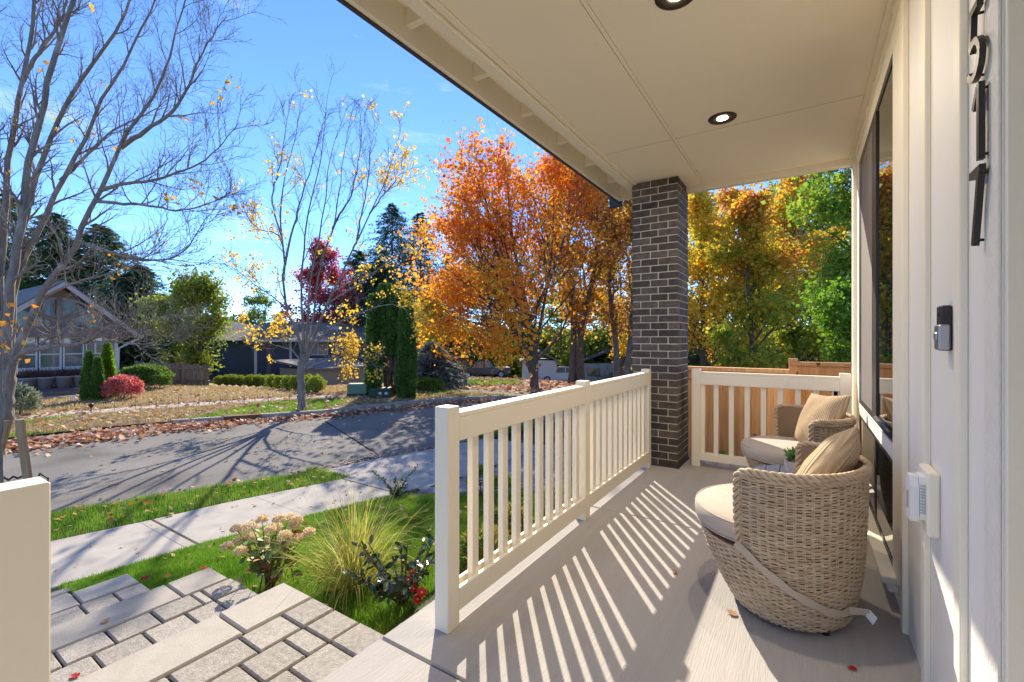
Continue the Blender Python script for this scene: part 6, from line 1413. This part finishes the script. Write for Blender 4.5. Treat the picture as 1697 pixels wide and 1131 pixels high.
# colourful plants outside the railing
for (px_, py_, rr, hh, lm, lab, n) in ((-1.98, 2.70, .20, .12, 'nandina', 'low red and green nandina outside the railing, nearer the steps', 1500), (-2.15, 3.25, .18, .12, 'nandina', 'low orange red nandina outside the railing, further along', 1400), (-2.6, 3.85, .18, .20, 'shrubg', 'upright green shrub beyond the nandinas outside the railing', 900), (-1.95, 3.85, .22, .14, 'lav', 'grey green perennial near the far end of the railing', 1000), (-3.3, 4.4, .16, .2, 'shrubg', 'small green shrub at the driveway edge', 800)):
    shrub('bedding_shrub', lab, (px_, py_, lz(px_, py_)), (rr, rr, hh), LM[lm], n, .05, 'small shrubs in the planting bed', asp=.35)
shrub('fern_tuft', 'small green plant at the foot of the lower cedar fence', (-.74, 5.12, -.5), (.12, .1, .26), LM['lime'], 500, .07)
tag(bpy.data.objects['fern_tuft'], 'small green plant at the foot of the lower cedar fence', 'plant')

# ------------------------------------------------------------------ lawn blades, leaf litter
def blades(name, X, Y, h, w, lm, zf=None, lean=.45):
    n = len(X); Z = gz(X, Y) - .012 if zf is None else zf(X, Y); a = rng.random(n) * 6.283; hh = h * (.55 + .8 * rng.random(n)); ln = lean * hh * rng.random(n)
    c, s = np.cos(a), np.sin(a); b = rng.random(n) * 6.283
    P0 = np.stack([X - s * w, Y + c * w, Z], 1); P1 = np.stack([X + s * w, Y - c * w, Z], 1)
    M0 = np.stack([X + np.cos(b) * ln * .35 - s * w * .8, Y + np.sin(b) * ln * .35 + c * w * .8, Z + hh * .55], 1); M1 = np.stack([X + np.cos(b) * ln * .35 + s * w * .8, Y + np.sin(b) * ln * .35 - c * w * .8, Z + hh * .55], 1)
    Tp = np.stack([X + np.cos(b) * ln, Y + np.sin(b) * ln, Z + hh], 1)
    V = np.stack([P0, P1, M1, M0, Tp], 1).reshape(-1, 3); i = np.arange(n)[:, None] * 5
    F = np.concatenate([i + np.array([0, 1, 2]), i + np.array([0, 2, 3]), i + np.array([3, 2, 4])], 1).reshape(-1, 3)
    o = part_np(name, V, F, lm); o['kind'] = 'stuff'; return o
n = 250000; X = rng.uniform(-5.7, -1.9, n); Y = rng.uniform(1.2, 4.62, n)
kp = (X > SW_NEAR(Y) + .01) & ~((X > -4.30) & (Y < 1.52) & (X > -4.29)) & ~((X > -4.29) & (Y < 1.30)) & (X < -2.02 + .06 * np.sin(Y * 5)) & (Y < 4.5 + .04 * np.sin(X * 6))
kp &= ~((np.hypot(X + 2.74, Y - 2.12) < .12))
blades('lawn_grass', X[kp], Y[kp], .058, .0022, M['grass'])
n = 110000; X = rng.uniform(-10, -5.9, n); Y = rng.uniform(-1.5, 4.78, n); kp = (X > ROAD_NEAR(Y) + .03 + .05 * np.sin(Y * 9)) & (X < SW_FAR(Y) - .01)
blades('verge_grass', X[kp], Y[kp], .07, .0026, M['grass'], lambda a, b: -1.055 + 0 * a)
n = 26000; X = rng.uniform(-7, -5.6, n); Y = rng.uniform(8.3, 15, n); kp = (X > ROAD_NEAR(Y) + .03) & (X < SW_FAR(Y) - .01)
blades('verge_grass', X[kp], Y[kp], .09, .004, M['grass'], lambda a, b: -1.035 + 0 * a)
n = 60000; Y = rng.uniform(-3, 15, n); q = rng.random(n); X = FSW_R(Y) + (ROAD_FAR(Y) - .2 - FSW_R(Y)) * q; pat = np.sin(X * 1.3 + 1) + np.sin(Y * .9 + X * .4); 
blades('far_verge_grass', X[pat > .2], Y[pat > .2], .09, .006, M['grass']); blades('far_verge_grass', X[pat <= .4], Y[pat <= .4], .08, .006, M['ver_grass'])
n = 60000; Y = rng.uniform(0, 15.5, n); X = FSW_R(Y) - 1.35 - rng.random(n) ** 1.4 * 12; blades('dry_lawn_grass', X, Y, .09, .009, M['ver_grass'])
gl = [gpt(u_, v_) for u_, v_ in ((705, 642), (868, 639), (868, 633), (735, 634))]
n = 20000; q1, q2 = rng.random(n), rng.random(n); A_ = np.array([g[:2] for g in gl]); P = (A_[0] * (1 - q1)[:, None] + A_[1] * q1[:, None]) * (1 - q2)[:, None] + (A_[3] * (1 - q1)[:, None] + A_[2] * q1[:, None]) * q2[:, None]
q1 = np.linspace(0, 1, 9); GP = np.array([[(A_[0] * (1 - a) + A_[1] * a) * (1 - b) + (A_[3] * (1 - a) + A_[2] * a) * b for a in q1] for b in q1]); GZ_ = gz(GP[..., 0], GP[..., 1]) + .02
i = (np.arange(8)[:, None] * 9 + np.arange(8)[None]).ravel(); struct(part_np('far_green_lawn', np.concatenate([GP, GZ_[..., None]], -1).reshape(-1, 3), np.stack([i, i + 1, i + 10, i + 9], 1), M['green_far'], None, True))
blades('far_lawn_grass', P[:, 0], P[:, 1], .12, .02, M['grass'])
def litter(name, X, Y, zf, size, lm, lift=.012, flat=.35):
    n = len(X); Z = zf(X, Y) + rng.random(n) * lift; a = rng.random(n) * 6.283; D = np.stack([np.cos(a), np.sin(a), rng.normal(size=n) * flat], 1)
    sz = size * (.6 + .8 * rng.random(n)); o = part_np(name, *leaves(np.stack([X, Y, Z], 1), D, sz, sz * .85, .12, np.array([0, 0, 1.])), lm); o['kind'] = 'stuff'
zr = lambda a, b: -1.148 + 0 * a; zg = lambda a, b: gz(a, b) + .005
Y = np.concatenate([rng.uniform(-5, 6.2, 9000), rng.uniform(6, 15.5, 1300)]); w_ = np.interp(Y, [-5, 4, 7, 16], [1.5, 1.25, .8, .7]); X = ROAD_FAR(Y) + np.where(Y > 5.2, .10, .02) + np.abs(rng.normal(size=len(Y))) ** 1.1 * w_ * .42
litter('leaf_litter', X, Y, zr, .13, M['litter'], .07)
Y = rng.uniform(-4, 15, 2700); X = FSW_R(Y) - 1.6 + (ROAD_FAR(Y) + 1.5 - FSW_R(Y)) * rng.random(len(Y)); litter('leaf_litter', X, Y, lambda a, b: gz(a, b) + .035, .12, M['litter'], .04)
Y = rng.uniform(1, 15, 1100); X = FSW_R(Y) - 1.3 - rng.random(len(Y)) * 8; litter('leaf_litter', X, Y, lambda a, b: gz(a, b) + .05, .12, M['litter'], .04)
Y = rng.uniform(-3, 15, 380); X = ROAD_NEAR(Y) + (ROAD_FAR(Y) - ROAD_NEAR(Y)) * rng.random(len(Y)); litter('leaf_litter', X, Y, zr, .09, M['litter'], .02)
Y = rng.uniform(-1, 9.5, 800); X = ROAD_NEAR(Y) - .02 - np.abs(rng.normal(size=len(Y))) * .16; litter('leaf_litter', X, Y, zr, .06, M['litter'], .03)
Y = rng.uniform(-.5, 4.7, 190); X = ROAD_NEAR(Y) + (SW_FAR(Y) - ROAD_NEAR(Y)) * rng.random(len(Y)); litter('leaf_litter', X, Y, lambda a, b: -.995 + 0 * a, .075, M['litter_hot'], .02)
X = rng.uniform(-5.4, -2.3, 150); Y = rng.uniform(1.55, 4.5, 150); kp = X > SW_NEAR(Y); litter('leaf_litter', X[kp], Y[kp], lambda a, b: gz(a, b) + .035, .065, M['litter_hot'], .02)
Y = rng.uniform(0, 8.2, 70); X = SW_NEAR(Y) + (SW_FAR(Y) - SW_NEAR(Y)) * rng.random(len(Y)); litter('leaf_litter', X, Y, lambda a, b: -1.015 + 0 * a, .042, M['litter'], .005, .1)
u_ = rng.uniform(690, 1060, 9000); 
d_ = rng.uniform(15, 48, 9000); r_ = d_ * (u_ - U0) / FOC; X = -d_ * SN + r_ * CS; Y = d_ * CS + r_ * SN; kp = Y > 16.05; litter('leaf_litter', X[kp], Y[kp], lambda a, b: gz(a, b) + .02, .22, M['litter'], .05)
